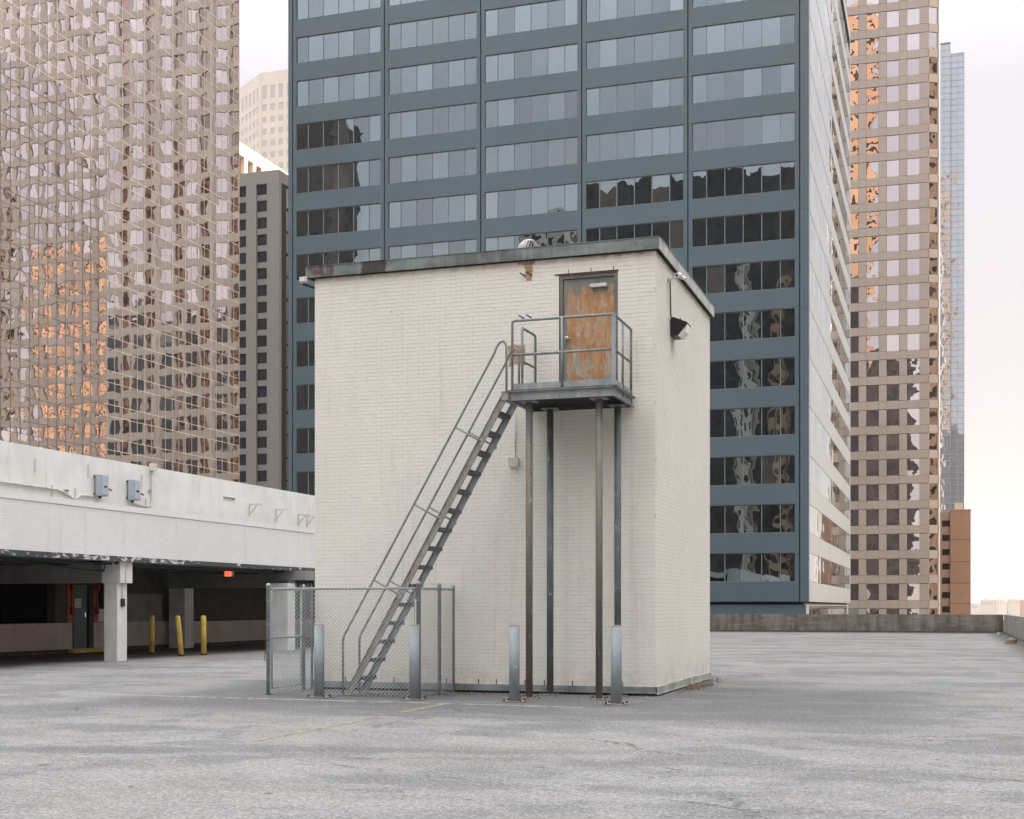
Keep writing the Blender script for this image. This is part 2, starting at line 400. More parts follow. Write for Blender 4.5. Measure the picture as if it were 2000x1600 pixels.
M['rail'] = galv('handrail_pipe_steel', (0.19, 0.21, 0.215), (0.34, 0.36, 0.36), 0.45, (0.15, 0.13, 0.105))
M['stringer'] = galv('stringer_steel', (0.31, 0.30, 0.285), (0.46, 0.44, 0.415), 0.5, (0.16, 0.12, 0.09))
M['tread'] = galv('tread_steel', (0.09, 0.10, 0.105), (0.17, 0.185, 0.195), 0.4, (0.09, 0.075, 0.06))
M['wire'] = simple('galvanised_wire', (0.55, 0.58, 0.58), 0.5, 0.1)
M['bollard'] = galv('galvanised_bollard', (0.25, 0.295, 0.315), (0.345, 0.39, 0.405), 0.15, (0.28, 0.26, 0.23))
M['bolcap'] = simple('bollard_concrete_fill', (0.26, 0.22, 0.18), 0.9, 0, 0.3, 12)
M['plate'] = simple('base_plate', (0.32, 0.29, 0.26), 0.7, 0.3, 0.3, 9)
M['rust'] = simple('rusty_bolt', (0.11, 0.045, 0.025), 0.85, 0.1, 0.4, 20)
M['door'] = rusty_door()
M['dframe'] = simple('door_frame_paint', (0.19, 0.19, 0.175), 0.6, 0, 0.2, 5, dirt=0.5)
M['chrome'] = simple('satin_metal', (0.62, 0.63, 0.62), 0.25, 0.9, 0.08)
M['alu'] = simple('mill_aluminium', (0.82, 0.81, 0.79), 0.4, 0.15, 0.1)
M['black'] = simple('dark_bronze', (0.025, 0.024, 0.024), 0.45, 0.2)
M['clear'] = simple('lens_glass', (0.75, 0.76, 0.76), 0.08, 0.0, 0.05, spec=0.8)
M['greybox'] = simple('grey_enamel', (0.42, 0.48, 0.55), 0.4, 0, 0.06)
M['beige'] = simple('painted_conduit', (0.60, 0.58, 0.53), 0.6, 0, 0.12)
M['col'] = simple('garage_column_paint', (0.72, 0.72, 0.70), 0.7, 0, 0.08, 2, bump=0.2, dirt=0.15)
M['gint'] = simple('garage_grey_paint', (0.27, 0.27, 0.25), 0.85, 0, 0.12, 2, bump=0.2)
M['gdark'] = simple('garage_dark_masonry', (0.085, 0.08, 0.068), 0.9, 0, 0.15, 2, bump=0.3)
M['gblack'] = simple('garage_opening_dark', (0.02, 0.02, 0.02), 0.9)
M['pink'] = simple('garage_band_paint', (0.62, 0.52, 0.48), 0.75, 0, 0.1, 1.5, dirt=0.25)
M['kerb'] = simple('dirty_kerb', (0.10, 0.085, 0.07), 0.9, 0, 0.3, 3)
M['yellow'] = simple('yellow_paint', (0.72, 0.50, 0.10), 0.55, 0, 0.15, 4, dirt=0.25)
M['orange'] = simple('orange_red_paint', (0.50, 0.105, 0.04), 0.6, 0, 0.12, 4)
M['redpipe'] = simple('red_fire_pipe', (0.28, 0.02, 0.015), 0.5)
M['steeldoor'] = simple('blue_grey_door', (0.10, 0.125, 0.145), 0.5, 0, 0.1)
M['red'] = simple('sign_red', (0.42, 0.02, 0.02), 0.5)
M['white'] = simple('sign_white', (0.8, 0.78, 0.76), 0.5)
M['exit'] = emit('lit_exit_face', (1.0, 0.13, 0.05), 1.0)
M['exitl'] = simple('exit_letter', (0.20, 0.015, 0.01), 0.5)
M['pipe'] = simple('black_pipe', (0.025, 0.027, 0.03), 0.6)
M['parapet'] = concrete('stained_parapet_concrete', (0.15, 0.13, 0.11), (0.26, 0.235, 0.205), 0.75, (0.085, 0.07, 0.055))
M['parapet2'] = concrete('parapet_concrete_lit', (0.28, 0.275, 0.25), (0.40, 0.38, 0.35), 0.4)  # paler copy: bounce light on the side parapet put into the colour
M['edge'] = None
k = NT('peeling_slab_edge'); p = k.pos()
n = k.noise(k.vmul(p, (2.2, 2.2, 5)), 1.6, 6, 0.7); n2 = k.noise(p, 0.35, 3)
c = k.mix(k.ramp(k.math('ADD', n, k.math('MULTIPLY', n2, 0.5)), 0.78, 0.86), (0.065, 0.078, 0.085), (0.68, 0.68, 0.66))
M['edge'] = k.bsdf(c, 0.8, 0, k.bump(n, 0.4, 0.02))
M['gpanel'] = simple('blue_grey_metal_panel', (0.122, 0.168, 0.197), 0.28, 0.0, 0.04, 0.15, 0.5)
M['gdarkgap'] = simple('panel_joint_shadow', (0.015, 0.02, 0.03), 0.8)
M['mull'] = simple('window_mullion', (0.24, 0.28, 0.30), 0.4, 0.3)
M['gglass'] = glass('silver_blue_glass', (0.60, 0.72, 0.78), 0.50, 0.0028, 0.006, 0.8, (0.008, 0.009, 0.010), (0.10, 0.09, 0.07), 0.08, vary=0.32)
M['lglass'] = glass('bronze_mirror_glass', (1.0, 0.975, 0.96), 0.97, 0.0016, 0.0055, 0.55, vary=0.12)
M['lmull'] = simple('bronze_mullion', (0.30, 0.29, 0.295), 0.5, 0.15)
M['tpanel'] = simple('tan_stone_panel', (0.50, 0.42, 0.36), 0.5, 0, 0.06, 0.1, 0.5)
M['buff'] = simple('buff_stone_bays', (0.52, 0.465, 0.405), 0.6, 0, 0.06, 0.1)
M['tjoint'] = simple('stone_joint', (0.12, 0.085, 0.065), 0.9)
M['tglass'] = glass('bronze_window_glass', (0.95, 0.87, 0.88), 0.80, 0.004, 0.014, 0.6, (0.05, 0.032, 0.03), (0.2, 0.16, 0.13), 0.1, vary=0.2)
M['sglass'] = glass('salmon_reflection_glass', (0.70, 0.52, 0.48), 0.6, 0.006, 0.02, 0.5, (0.05, 0.03, 0.028), (0.12, 0.07, 0.05), 0.3, vary=0.45)  # salmon reflection put into the tint of alternate bay windows
M['bglass'] = glass('pale_blue_curtain_glass', (0.80, 0.88, 0.96), 0.40, 0.002, 0.01, 0.3, (0.36, 0.40, 0.46), (0.40, 0.43, 0.48), 0.3, vary=0.08)  # pale room tones carry distance haze in the glass colour
M['bmull'] = simple('blue_tower_mullion', (0.42, 0.45, 0.50), 0.5)
M['brown'] = simple('terracotta_render', (0.50, 0.315, 0.22), 0.8, 0, 0.06, 0.2)
M['tan2'] = simple('sand_render', (0.50, 0.37, 0.28), 0.8)
M['taupe'] = simple('taupe_brick_facade', (0.32, 0.30, 0.28), 0.85, 0, 0.12, 6)
M['tdark'] = glass('dark_teal_window', (0.40, 0.52, 0.56), 0.35, 0.004, 0.01, 0.5, (0.012, 0.015, 0.02), (0.05, 0.06, 0.065), 0.2)
M['gstrip'] = glass('pale_green_glass', (0.62, 0.74, 0.66), 0.6, 0.001, 0.004, 0.5)
M['cream'] = simple('cream_stone', (0.78, 0.70, 0.60), 0.8, 0, 0.05)
M['creamdk'] = simple('cream_recess', (0.30, 0.25, 0.21), 0.8)
M['ptower'] = simple('hazed_stone', (0.76, 0.68, 0.61), 0.7, 0, 0.04, 0.1)  # distance haze put into the stone colour
M['pglass'] = simple('hazed_tower_glass', (0.54, 0.51, 0.50), 0.3)  # distance haze put into the window colour
M['nightglass'] = glass('dark_tower_glass', (0.30, 0.32, 0.36), 0.02, 0.004, 0.01, 0.4, (0.01, 0.01, 0.012), (0.03, 0.025, 0.02), 0.2)
M['dkstone'] = simple('dark_granite', (0.018, 0.018, 0.02), 0.7)
M['oranget'] = simple('sunlit_brick_tower', (0.50, 0.335, 0.215), 0.8)
M['palet'] = simple('pale_concrete_tower', (0.55, 0.53, 0.48), 0.8)
M['city'] = simple('city_ground', (0.20, 0.18, 0.13), 0.95, 0, 0.4, 0.01)
M['farwhite'] = simple('far_building_white', (0.7, 0.66, 0.62), 0.8)  # pale tone stands for haze on the horizon blocks
M['leaf'] = simple('far_foliage', (0.12, 0.105, 0.045), 0.9, 0, 0.4, 0.02)
M['leaves'] = simple('dead_leaves', (0.10, 0.06, 0.042), 0.9, 0, 0.6, 30)
M['straw'] = simple('dry_weed', (0.30, 0.21, 0.12), 0.9, 0, 0.3, 20)
M['gravel'] = simple('loose_gravel', (0.30, 0.27, 0.25), 0.95, 0, 0.5, 40)
M['paper'] = simple('litter_paper', (0.6, 0.56, 0.5), 0.8)
M['yline'] = line_paint('worn_yellow_line', (0.40, 0.33, 0.20), 0.58)
M['wline'] = line_paint('worn_white_line', (0.52, 0.51, 0.50), 0.55)
M['fline'] = line_paint('faint_yellow_line', (0.34, 0.31, 0.24), 0.66)

# ---------------------------------------------------------------- ground, deck, air
GZ = -28.0
MB().box(-3500, 3500, -1500, 5500, GZ - 0.5, GZ).build('ground', M['city'], kind='structure')
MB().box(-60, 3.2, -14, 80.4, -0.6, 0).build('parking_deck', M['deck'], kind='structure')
deck_body = MB().box(-60, 3.1, -13.9, 80.2, GZ, -0.602).build('deck_substructure', M['gdark'], kind='structure')

def strip(name, pts, w, m):
    b = MB()
    for (x0, y0), (x1, y1) in zip(pts, pts[1:]):
        d = Vector((x1 - x0, y1 - y0, 0)).normalized(); q = Vector((-d.y, d.x, 0)) * w / 2
        a = Vector((x0, y0, 0.004)); c = Vector((x1, y1, 0.004))
        b.face([a - q, c - q, c + q, a + q])
    b.build(name, m, kind='structure')
strip('yellow_parking_line', [(-7.3, 13.2), (-7.33, 19.15)], 0.11, M['yline'])
strip('white_parking_line', [(-13.5, 19.45), (-10.2, 19.32), (-6.4, 19.2), (-5.1, 19.1)], 0.10, M['wline'])
strip('faint_parking_line', [(-12.5, 17.4), (-8.2, 17.0), (-4.4, 16.85)], 0.09, M['fline'])
strip('faint_parking_line', [(-6.9, 18.5), (-5.3, 16.5)], 0.10, M['fline'])
strip('faint_parking_line', [(-4.05, 22.3), (-2.55, 23.5), (-2.15, 24.9)], 0.08, M['fline'])
strip('faint_parking_line', [(-4.3, 19.4), (-2.6, 20.6), (-1.6, 21.4)], 0.08, M['fline'])

# haze
hb = MB().box(-3600, 3600, -1600, 5600, GZ - 1.5, 285)
kz = NT('haze_air'); vol = kz.n('VolumePrincipled', {'Color': (1.0, 0.975, 0.96), 'Density': 0.00009, 'Anisotropy': 0.35}, out='Volume')
kz.t.links.new(vol, kz.out.inputs['Volume'])
haze = hb.build('haze', kz.m, kind='stuff')

# ---------------------------------------------------------------- brick walls
C_H, C_L = 0.0677, 0.2035
def brick_wall(parent, axis, plane, out, u0, u1, z0, z1, m, mg, holes=(), singles=300, depth=0.05, joint=0.0075, phase=0):
    """axis 'x': wall runs along X at Y=plane; 'y': along Y at X=plane. out: +1/-1 the side its face looks to.
    Single bricks (nearest ones) are parts, the others one joined part; mortar bed 7 mm behind."""
    rects = []; n = int(math.ceil((z1 - z0) / C_H - 1e-6))
    for i in range(n):
        a = z0 + i * C_H + joint / 2; b = min(z0 + (i + 1) * C_H - joint / 2, z1)
        if b - a < 0.01: continue
        u = u0 - (C_L / 2 if (i + phase) % 2 else 0) + (0.0 if i % 7 else random.uniform(-0.02, 0.02))
        while u < u1 - 1e-6:
            s, e = max(u, u0) + joint * 0.3, min(u + C_L, u1) - joint * 0.3; u += C_L
            if e - s < 0.02: continue
            segs = [(s, e)]
            for (h0, h1, k0, k1) in holes:
                if b > k0 and a < k1:
                    segs = [q for (x, y) in segs for q in ((x, min(y, h0)), (max(x, h1), y)) if q[1] - q[0] > 0.012]
            rects += [(x, y, a, b) for x, y in segs]
    def put(q, off):
        s, e, a, b = q
        lo, hi = (plane - off, plane - off + depth) if out < 0 else (plane - depth + off, plane + off)
        return (s, e, lo, hi, a, b) if axis == 'x' else (lo, hi, s, e, a, b)
    def dist(q):
        u, z = (q[0] + q[1]) / 2, (q[2] + q[3]) / 2
        return (Vector((u, plane, z)) if axis == 'x' else Vector((plane, u, z))).length + (0 if q[1] - q[0] > C_L * 0.8 else 100)
    rects.sort(key=dist)
    shared = {}
    for q in rects[:singles]:
        L = round(q[1] - q[0], 3)
        if L not in shared:
            b = MB()
            if axis == 'x': b.box(-L / 2, L / 2, -depth / 2, depth / 2, -(C_H - joint) / 2, (C_H - joint) / 2)
            else: b.box(-depth / 2, depth / 2, -L / 2, L / 2, -(C_H - joint) / 2, (C_H - joint) / 2)
            shared[L] = b.mesh('brick', m)
        x0, x1, y0, y1, a, b_ = put(q, random.uniform(0, 0.0025))
        link_mesh('brick', shared[L], parent, ((x0 + x1) / 2, (y0 + y1) / 2, (a + b_) / 2))
    b = MB()
    for q in rects[singles:]:
        x0, x1, y0, y1, a, b_ = put(q, random.uniform(0, 0.0025)); b.box(x0, x1, y0, y1, a, b_)
    b.build('brick_courses', m, parent, kind='stuff')
    g = MB(); rec = 0.0032 if axis == 'x' or plane > -20 else 0.0035; t = 0.12
    zs = sorted({z0, z1, *[h[2] for h in holes], *[h[3] for h in holes]})
    zs = [z for z in zs if z0 <= z <= z1]
    for a, b_ in zip(zs, zs[1:]):
        segs = [(u0 + 0.004, u1 - 0.004)]
        for (h0, h1, k0, k1) in holes:
            if b_ > k0 + 1e-6 and a < k1 - 1e-6: segs = [q for (x, y) in segs for q in ((x, min(y, h0)), (max(x, h1), y)) if q[1] - q[0] > 0.01]
        for s, e in segs:
            if axis == 'x': g.box(s, e, *( (plane + rec, plane + t) if out < 0 else (plane - t, plane - rec) ), a, b_)
            else: g.box(*( (plane + rec, plane + t) if out < 0 else (plane - t, plane - rec) ), s, e, a, b_)
    g.build('mortar_bed', mg, parent)

# ---------------------------------------------------------------- the penthouse
BX0, BX1, BY0, BY1 = -10.91, -4.60, 21.95, 27.35
ph = thing('brick_penthouse', 'white painted brick stair house with green metal roof edge and rusty upper door', 'building', (BX0, BY0, 0))
HOLE = (-6.285, -5.25, 5.02, 7.175)
brick_wall(ph, 'x', BY0, -1, BX0, BX1, 0.145, 7.49, M['brick'], M['grout'], [HOLE], 200)
brick_wall(ph, 'y', BX1, 1, BY0 + 0.052, BY1, 0.145, 7.49, M['brick'], M['grout'], [], 100, phase=1)
b = MB(); b.box(BX0 + 0.002, BX0 + 0.12, BY0 + 0.13, BY1, 0.05, 7.49); b.box(BX0 + 0.13, BX1 - 0.13, BY1 - 0.12, BY1 - 0.002, 0.05, 7.49)
b.build('rear_wall', M['gwall'], ph)
b = MB(); b.box(BX0 + 0.05, BX1 - 0.05, BY0 + 0.05, BY1 - 0.05, 0, 0.143); b.build('footing', M['kerb'], ph)
b = MB(); b.box(HOLE[0] - .3, HOLE[1] + .3, BY0 + 0.3, BY0 + 0.34, 4.9, 7.3); b.build('door_backing', M['gblack'], ph)
# base flashing with standing laps
b = MB()
xs = [BX0 - 0.03, -10.0, -9.1, -8.0, -7.05, -6.1, -5.2, BX1 + 0.03]
for x0, x1 in zip(xs, xs[1:]):
    b.box(x0, x1 - 0.006, BY0 - 0.03, BY0 - 0.004, 0.045 + random.uniform(-.006, .006), 0.150 + random.uniform(-.003, .003))
    b.box(x0, x1 - 0.006, BY0 - 0.05, BY0 - 0.03, 0.04, 0.055)
b.build('base_flashing', M['flash'], ph); b = MB()
ys = [BY0 - 0.03, 23.2, 24.4, 25.7, BY1 + 0.02]
for y0, y1 in zip(ys, ys[1:]):
    b.box(BX1 + 0.004, BX1 + 0.035, y0, y1 - 0.006, 0.03, 0.155 + random.uniform(-.01, .004))
    b.box(BX1 + 0.035, BX1 + 0.055, y0, y1 - 0.006, 0.025, 0.042)
b.build('base_flashing', M['flashs'], ph)
b = MB()
for x in (-10.3, -9.35, -8.35, -7.75, -7.42, -6.9, -6.55, -6.05, -5.6, -5.17):
    b.box(x, x + 0.012, BY0 - 0.016, BY0 - 0.002, 0.15, 0.235)
b.build('weep_strips', M['rust'], ph)
# roof
fz0, fz1, ov = 7.475, 7.672, 0.06
f = MB()
for x0, x1 in ((BX0 - 0.12, -10.62), (-10.615, -9.0), (-8.995, -7.3), (-7.295, -5.72), (-5.715, BX1 + ov)):
    f.box(x0, x1, BY0 - ov - 0.02, BY0 - ov, fz0, fz1)
f.build('front_fascia', M['fascia'], ph)
f = MB()
for y0, y1 in ((BY0 - ov, 24.6), (24.606, BY1 + ov)):
    f.box(BX1 + ov, BX1 + ov + 0.02, y0, y1, fz0, fz1)
f.build('side_fascia', M['flashs'], ph)  # paler than the front: reflected light put into the colour
MB().box(BX0 - 0.14, BX0 - 0.12, BY0 - ov - 0.018, BY1 + ov, fz0, fz1).build('side_fascia', M['flash'], ph)
f = MB(); f.box(BX0 - 0.12, BX1 + ov, BY0 - ov, BY1 + ov, fz1 - 0.02, fz1 - 0.004); f.box(BX0 - 0.115, BX1 + ov - 0.004, BY0 - ov + 0.004, BY1 + ov, 7.492, 7.53)
f.box(BX0 - 0.115, BX1 + ov - 0.012, BY0 - ov + 0.006, BY0 - 0.004, 7.462, 7.49)
f.box(BX1 + 0.004, BX1 + ov - 0.014, BY0 - ov + 0.03, BY1, 7.462, 7.49)
f.build('roof', M['soffit'], ph)
f = MB()
for x0, x1 in ((BX0 - .118, -7.9), (-7.9, BX1 + ov + .018)):
    f.box(x0, x1 - 0.005, BY0 - ov - 0.03, BY0 - ov + 0.05, fz1, fz1 + 0.012)
f.box(BX1 + ov - 0.04, BX1 + ov + 0.03, BY0 - ov + 0.055, BY1 + ov, fz1, fz1 + 0.012)
f.build('drip_edge', M['fascia'], ph)
# door
d = MB(); d.box(HOLE[0] + 0.07, HOLE[1] - 0.07, BY0 + 0.045, BY0 + 0.09, 5.03, 7.10); door = d.build('door', M['door'], ph, label='rusted orange-brown steel door with peeling grey paint')
d = MB(); d.box(HOLE[0] + 0.004, HOLE[0] + 0.062, BY0 + 0.015, BY0 + 0.12, 5.03, 7.17); d.box(HOLE[1] - 0.062, HOLE[1] - 0.004, BY0 + 0.015, BY0 + 0.12, 5.03, 7.17)
d.box(HOLE[0] + 0.062, HOLE[1] - 0.062, BY0 + 0.015, BY0 + 0.12, 7.108, 7.17); d.build('door_frame', M['dframe'], ph)
d = MB()
for z in (5.3, 6.05, 6.82): d.tube([(HOLE[1] - 0.066, BY0 + 0.035, z), (HOLE[1] - 0.066, BY0 + 0.035, z + 0.11)], 0.012, 8)
d.build('hinge', M['dframe'], door)
d = MB(); kx, kz_ = -6.145, 6.09
d.tube([(kx, BY0 + 0.045, kz_), (kx, BY0 + 0.035, kz_)], 0.042, 16); d.tube([(kx, BY0 + 0.04, kz_), (kx, BY0 - 0.005, kz_)], 0.016, 10)
d.tube([(kx, BY0 + 0.0, kz_), (kx, BY0 - 0.018, kz_), (kx, BY0 - 0.035, kz_), (kx, BY0 - 0.045, kz_)], [0.026, 0.037, 0.035, 0.018], 16); d.build('door_knob', M['chrome'], door)
d = MB(); d.box(-5.71, -5.46, BY0 - 0.04, BY0 + 0.035, 6.93, 6.985)
d.tube([(-5.735, BY0 - 0.0, 6.957), (-5.44, BY0 - 0.0, 6.957)], 0.030, 12); d.build('door_closer', M['alu'], door)
d = MB(); d.bar((-5.56, BY0 - 0.02, 6.99), (-5.70, BY0 - 0.14, 7.08), 0.022, 0.008); d.bar((-5.70, BY0 - 0.14, 7.08), (-5.52, BY0 + 0.01, 7.13), 0.022, 0.008); d.build('closer_arm', M['dframe'], door)
d = MB(); d.box(HOLE[0] - 0.07, HOLE[1] + 0.01, BY0 - 0.012, BY0 + 0.10, 7.176, 7.196); d.build('lintel', M['rust'], ph)
d = MB()
for x in (-6.12, -5.72, -5.33): d.box(x, x + 0.009, BY0 - 0.01, BY0 - 0.002, 7.196, 7.262)
d.build('weep_strips', M['rust'], ph)
# broken anchor stubs on the wall
for x, z in ((-6.91, 7.22), (-6.79, 7.225), (-6.93, 6.49), (-6.80, 6.495)):
    d = MB(); d.tube([(x + .02, BY0 + 0.01, z - 0.008), (x, BY0 - 0.02, z), (x - 0.045, BY0 - 0.10, z + 0.028)], 0.011, 8); d.build('anchor_bolt', M['rust'], ph)

# ---- turbine vent on the roof
tv = thing('turbine_vent', 'shiny round turbine vent with curved blades poking up above the green roof edge', 'roof vent', (-7.25, 23.3, 7.67))
cx, cy = -7.25, 23.3
b = MB(); b.lathe([(0.17, 0), (0.17, 0.18)], (cx, cy, 7.67), 20); b.build('collar', M['alu'], tv)
b = MB()
for i in range(22):
    a0 = 2 * math.pi * i / 22; prev = None
    for j in range(9):
        t = j / 8; r = 0.06 + 0.155 * math.sin(math.pi * (0.12 + 0.80 * t)) ** 0.8; z = 7.86 + 0.34 * t
        a = a0 + 0.55 * t; w = 0.13
        P = (Vector((cx + r * math.cos(a), cy + r * math.sin(a), z)), Vector((cx + (r - 0.035) * math.cos(a + w), cy + (r - 0.035) * math.sin(a + w), z)))
        if prev: b.face([prev[0], prev[1], P[1], P[0]], sm=True)
        prev = P
b.build('blades', M['alu'], tv)
b = MB(); b.lathe([(0.11, 0), (0.16, .14), (0.09, .28)], (cx, cy, 7.87), 16); b.build('inner_core', M['soffit'], tv)
b = MB(); b.lathe([(0.10, 0.0), (0.09, 0.03), (0.03, 0.045)], (cx, cy, 8.18), 16); b.build('cap', M['alu'], tv)

# ---- small lamp head at the left roof corner
lh = thing('corner_floodlight', 'small pale floodlight sticking out at the left end of the green roof edge', 'floodlight', (-11.15, 21.9, 7.4))
MB().box(-11.17, -11.02, 21.84, 21.95, 7.40, 7.50).build('lamp_housing', M['beige'], lh, bevel=0.015)
MB().box(-11.155, -11.06, 21.83, 21.838, 7.415, 7.485).build('lens', M['clear'], lh)
MB().bar((-11.14, 21.93, 7.39), (-10.90, 22.02, 7.30), 0.03, 0.03).build('bracket', M['soffit'], lh)

# ---- wall pack light and camera on the right-hand side wall
wl = thing('wall_pack_light', 'dark bronze wall light with a glass refractor on the right side wall', 'wall light', (BX1, 23.4, 6.4))
b = MB(); y0, y1 = 23.17, 23.55
pr = [(BX1 + 0.01, 6.27), (BX1 + 0.01, 6.58), (BX1 + 0.06, 6.60), (BX1 + 0.30, 6.50), (BX1 + 0.30, 6.47), (BX1 + 0.12, 6.27)]
b.face([(x, y0, z) for x, z in pr]); b.face([(x, y1, z) for x, z in reversed(pr)])
for (x0, z0), (x1, z1) in zip(pr, pr[1:] + pr[:1]): b.face([(x0, y0, z0), (x0, y1, z0), (x1, y1, z1), (x1, y0, z1)])
b.build('housing', M['black'], wl)
b = MB(); pr = [(BX1 + 0.135, 6.272), (BX1 + 0.302, 6.465), (BX1 + 0.26, 6.35), (BX1 + 0.18, 6.255)]
b.face([(x, y0 + .02, z) for x, z in pr]); b.face([(x, y1 - .02, z) for x, z in reversed(pr)])
for (x0, z0), (x1, z1) in zip(pr, pr[1:] + pr[:1]): b.face([(x0, y0 + .02, z0), (x0, y1 - .02, z0), (x1, y1 - .02, z1), (x1, y0 + .02, z1)])
b.build('refractor', M['clear'], wl)
b = MB(); b.tube([(BX1 + 0.16, 23.3, 6.56), (BX1 + 0.16, 23.3, 6.62)], 0.018, 8); b.build('photocell', M['chrome'], wl)
b = MB(); b.tube([(BX1 + 0.03, 23.02, 7.20), (BX1 + 0.035, 23.03, 6.9), (BX1 + 0.03, 23.08, 6.62), (BX1 + 0.04, 23.19, 6.50)], 0.012, 8); b.build('cable', M['rust'], wl)
sc = thing('security_camera', 'small white bullet camera on an arm just under the right roof edge', 'camera', (BX1, 23.0, 7.25))
b = MB(); b.tube([(BX1 + 0.003, 22.98, 7.22), (BX1 + 0.06, 22.98, 7.22)], 0.045, 14); b.build('mount', M['beige'], sc)
b = MB(); b.tube([(BX1 + 0.06, 22.98, 7.22), (BX1 + 0.12, 22.99, 7.25), (BX1 + 0.19, 23.0, 7.27)], 0.014, 8); b.build('arm', M['alu'], sc)
b = MB(); b.tube([(BX1 + 0.17, 22.90, 7.26), (BX1 + 0.19, 23.02, 7.29), (BX1 + 0.23, 23.12, 7.27)], [0.045, 0.047, 0.04], 14); b.build('body', M['alu'], sc)
b = MB(); b.tube([(BX1 + 0.168, 22.893, 7.258), (BX1 + 0.17, 22.899, 7.26)], 0.022, 12); b.build('lens', M['black'], sc)
b = MB(); b.tube([(BX1 + 0.25, 23.05, 7.25), (BX1 + 0.31, 23.02, 7.21)], 0.028, 12); b.build('sensor', M['alu'], sc)

jb = thing('junction_box', 'small beige junction box on the white brick wall below the stair platform', 'electrical box', (-7.08, BY0, 4.0))
MB().box(-7.165, -7.0, BY0 - 0.075, BY0 - 0.002, 3.92, 4.07).build('box', M['beige'], jb, bevel=0.006)
MB().box(-7.172, -6.993, BY0 - 0.083, BY0 - 0.0755, 3.915, 4.075).build('cover', M['beige'], jb)
b = MB()
for dx, dz in ((-.07, -.06), (.07, -.06), (-.07, .06), (.07, .06)): b.tube([(-7.083 + dx, BY0 - .083, 3.995 + dz), (-7.083 + dx, BY0 - .088, 3.995 + dz)], 0.006, 6)
b.build('screws', M['rust'], jb)
MB().tube([(-7.06, BY0 - 0.03, 4.07), (-7.06, BY0 - 0.028, 5.0)], 0.011, 8).build('conduit', M['beige'], jb)
pp = thing('paper_scrap', 'small white scrap stuck to the brick wall between the fence and the posts', 'paper', (-6.95, BY0, 1.5))
b = MB(); b.face([(-7.0, BY0 - .006, 1.52), (-6.965, BY0 - .008, 1.50), (-6.945, BY0 - .006, 1.56), (-6.98, BY0 - .012, 1.585)]); b.build('sheet', M['white'], pp)

# ---------------------------------------------------------------- steel stair and platform
st = thing('steel_stair', 'steep galvanised stair and railed landing on four pipe columns before the rusty door', 'staircase', (-6.7, 20.6, 0))
PX0, PX1, PY0, PY1, PZ = -6.73, -5.0, 20.62, 21.93, 5.02
for nm, (x, y) in (('a', (-6.45, 20.76)), ('b', (-5.28, 20.78)), ('c', (-6.34, 21.6)), ('d', (-5.17, 21.6))):
    MB().tube([(x, y, 0.03), (x, y, PZ - 0.185)], 0.057, 20).build('column', M['post' if nm in 'ac' and nm == 'a' or nm == 'b' else 'post2'], st)
    MB().box(x - 0.15, x + 0.15, y - 0.11, y + 0.11, 0.004, 0.022).build('base_plate', M['plate'], st)
    MB().box(x - 0.14, x + 0.14, y - 0.10, y + 0.10, PZ - 0.185, PZ - 0.172).build('cap_plate', M['galvd'], st)
    for sx in (-1, 1):
        for sy in (-1, 1):
            MB().tube([(x + sx * .12, y + sy * .08, 0.022), (x + sx * .12, y + sy * .08, 0.055)], 0.014, 6).build('anchor_bolt', M['rust'], st)
def channel(name, p0, p1, h, w, side, m):
    """C section: web plus two flanges turned to `side` (a unit vector)"""
    p0 = Vector(p0); p1 = Vector(p1); d = (p1 - p0).normalized(); s = Vector(side)
    up = s.cross(d).normalized()
    if up.z < 0: up = -up
    b = MB()
    b.bar(p0, p1, 0.008, h, up=up)
    for sg in (-1, 1):
        o = up * sg * (h / 2 - 0.005) + s * (w / 2 + 0.004)
        b.bar(p0 + o, p1 + o, w, 0.009, up=up)
    return b.build(name, m, st)
ch = 0.152; zc = PZ - 0.02 - ch / 2
channel('front_beam', (PX0, PY0, zc), (PX1, PY0, zc), ch, 0.05, (0, -1, 0), M['galvd'])
channel('side_beam', (PX1, PY0 + .006, zc), (PX1, PY1, zc), ch, 0.05, (1, 0, 0), M['galvd'])
channel('side_beam', (PX0, PY0 + .006, zc), (PX0, PY1, zc), ch, 0.05, (-1, 0, 0), M['galvd'])
channel('rear_beam', (PX0 + .01, PY1 - 0.03, zc), (PX1 - .01, PY1 - 0.03, zc), ch, 0.04, (0, -1, 0), M['tread'])  # dark steel tone stands for the shade under the landing
for x in (-6.3, -5.86, -5.43): MB().box(x, x + 0.008, PY0 + 0.01, PY1 - .05, PZ - 0.10, PZ - 0.022).build('joist', M['soffit'], st)  # joists coloured near black for the shade beneath the grating
b = MB()                                                        # open bar grating
y = PY0 + 0.01
while y < PY1 - 0.02: b.box(PX0, PX1, y, y + 0.006, PZ - 0.028, PZ); y += 0.03
x = PX0 + 0.03
while x < PX1: b.box(x, x + 0.006, PY0, PY1 - .02, PZ - 0.014, PZ - 0.004); x += 0.10
b.box(PX0 - .02, PX1 + .03, PY0 - .055, PY0 - .004, PZ - .018, PZ + .001); b.box(PX1 + .006, PX1 + .06, PY0 - .05, PY1 - .02, PZ - .018, PZ + .001)
b.build('grating', M['tread'], st)
MB().box(PX0 + .01, PX1 - .01, PY0 + .012, PY1 - .04, PZ - .112, PZ - .104).build('shade_plate', M['soffit'], st)  # added black sheet: shade under the landing put into its colour
b = MB(); b.box(PX0 + 0.06, PX1 - 0.002, PY0 - 0.006, PY0 + 0.0, PZ + 0.006, PZ + 0.108); b.build('toe_plate', M['galvd'], st)
b = MB(); b.box(PX1 - 0.001, PX1 + 0.005, PY0 + 0.002, PY1 - 0.03, PZ + 0.006, PZ + 0.108); b.build('toe_plate', M['galvd'], st)
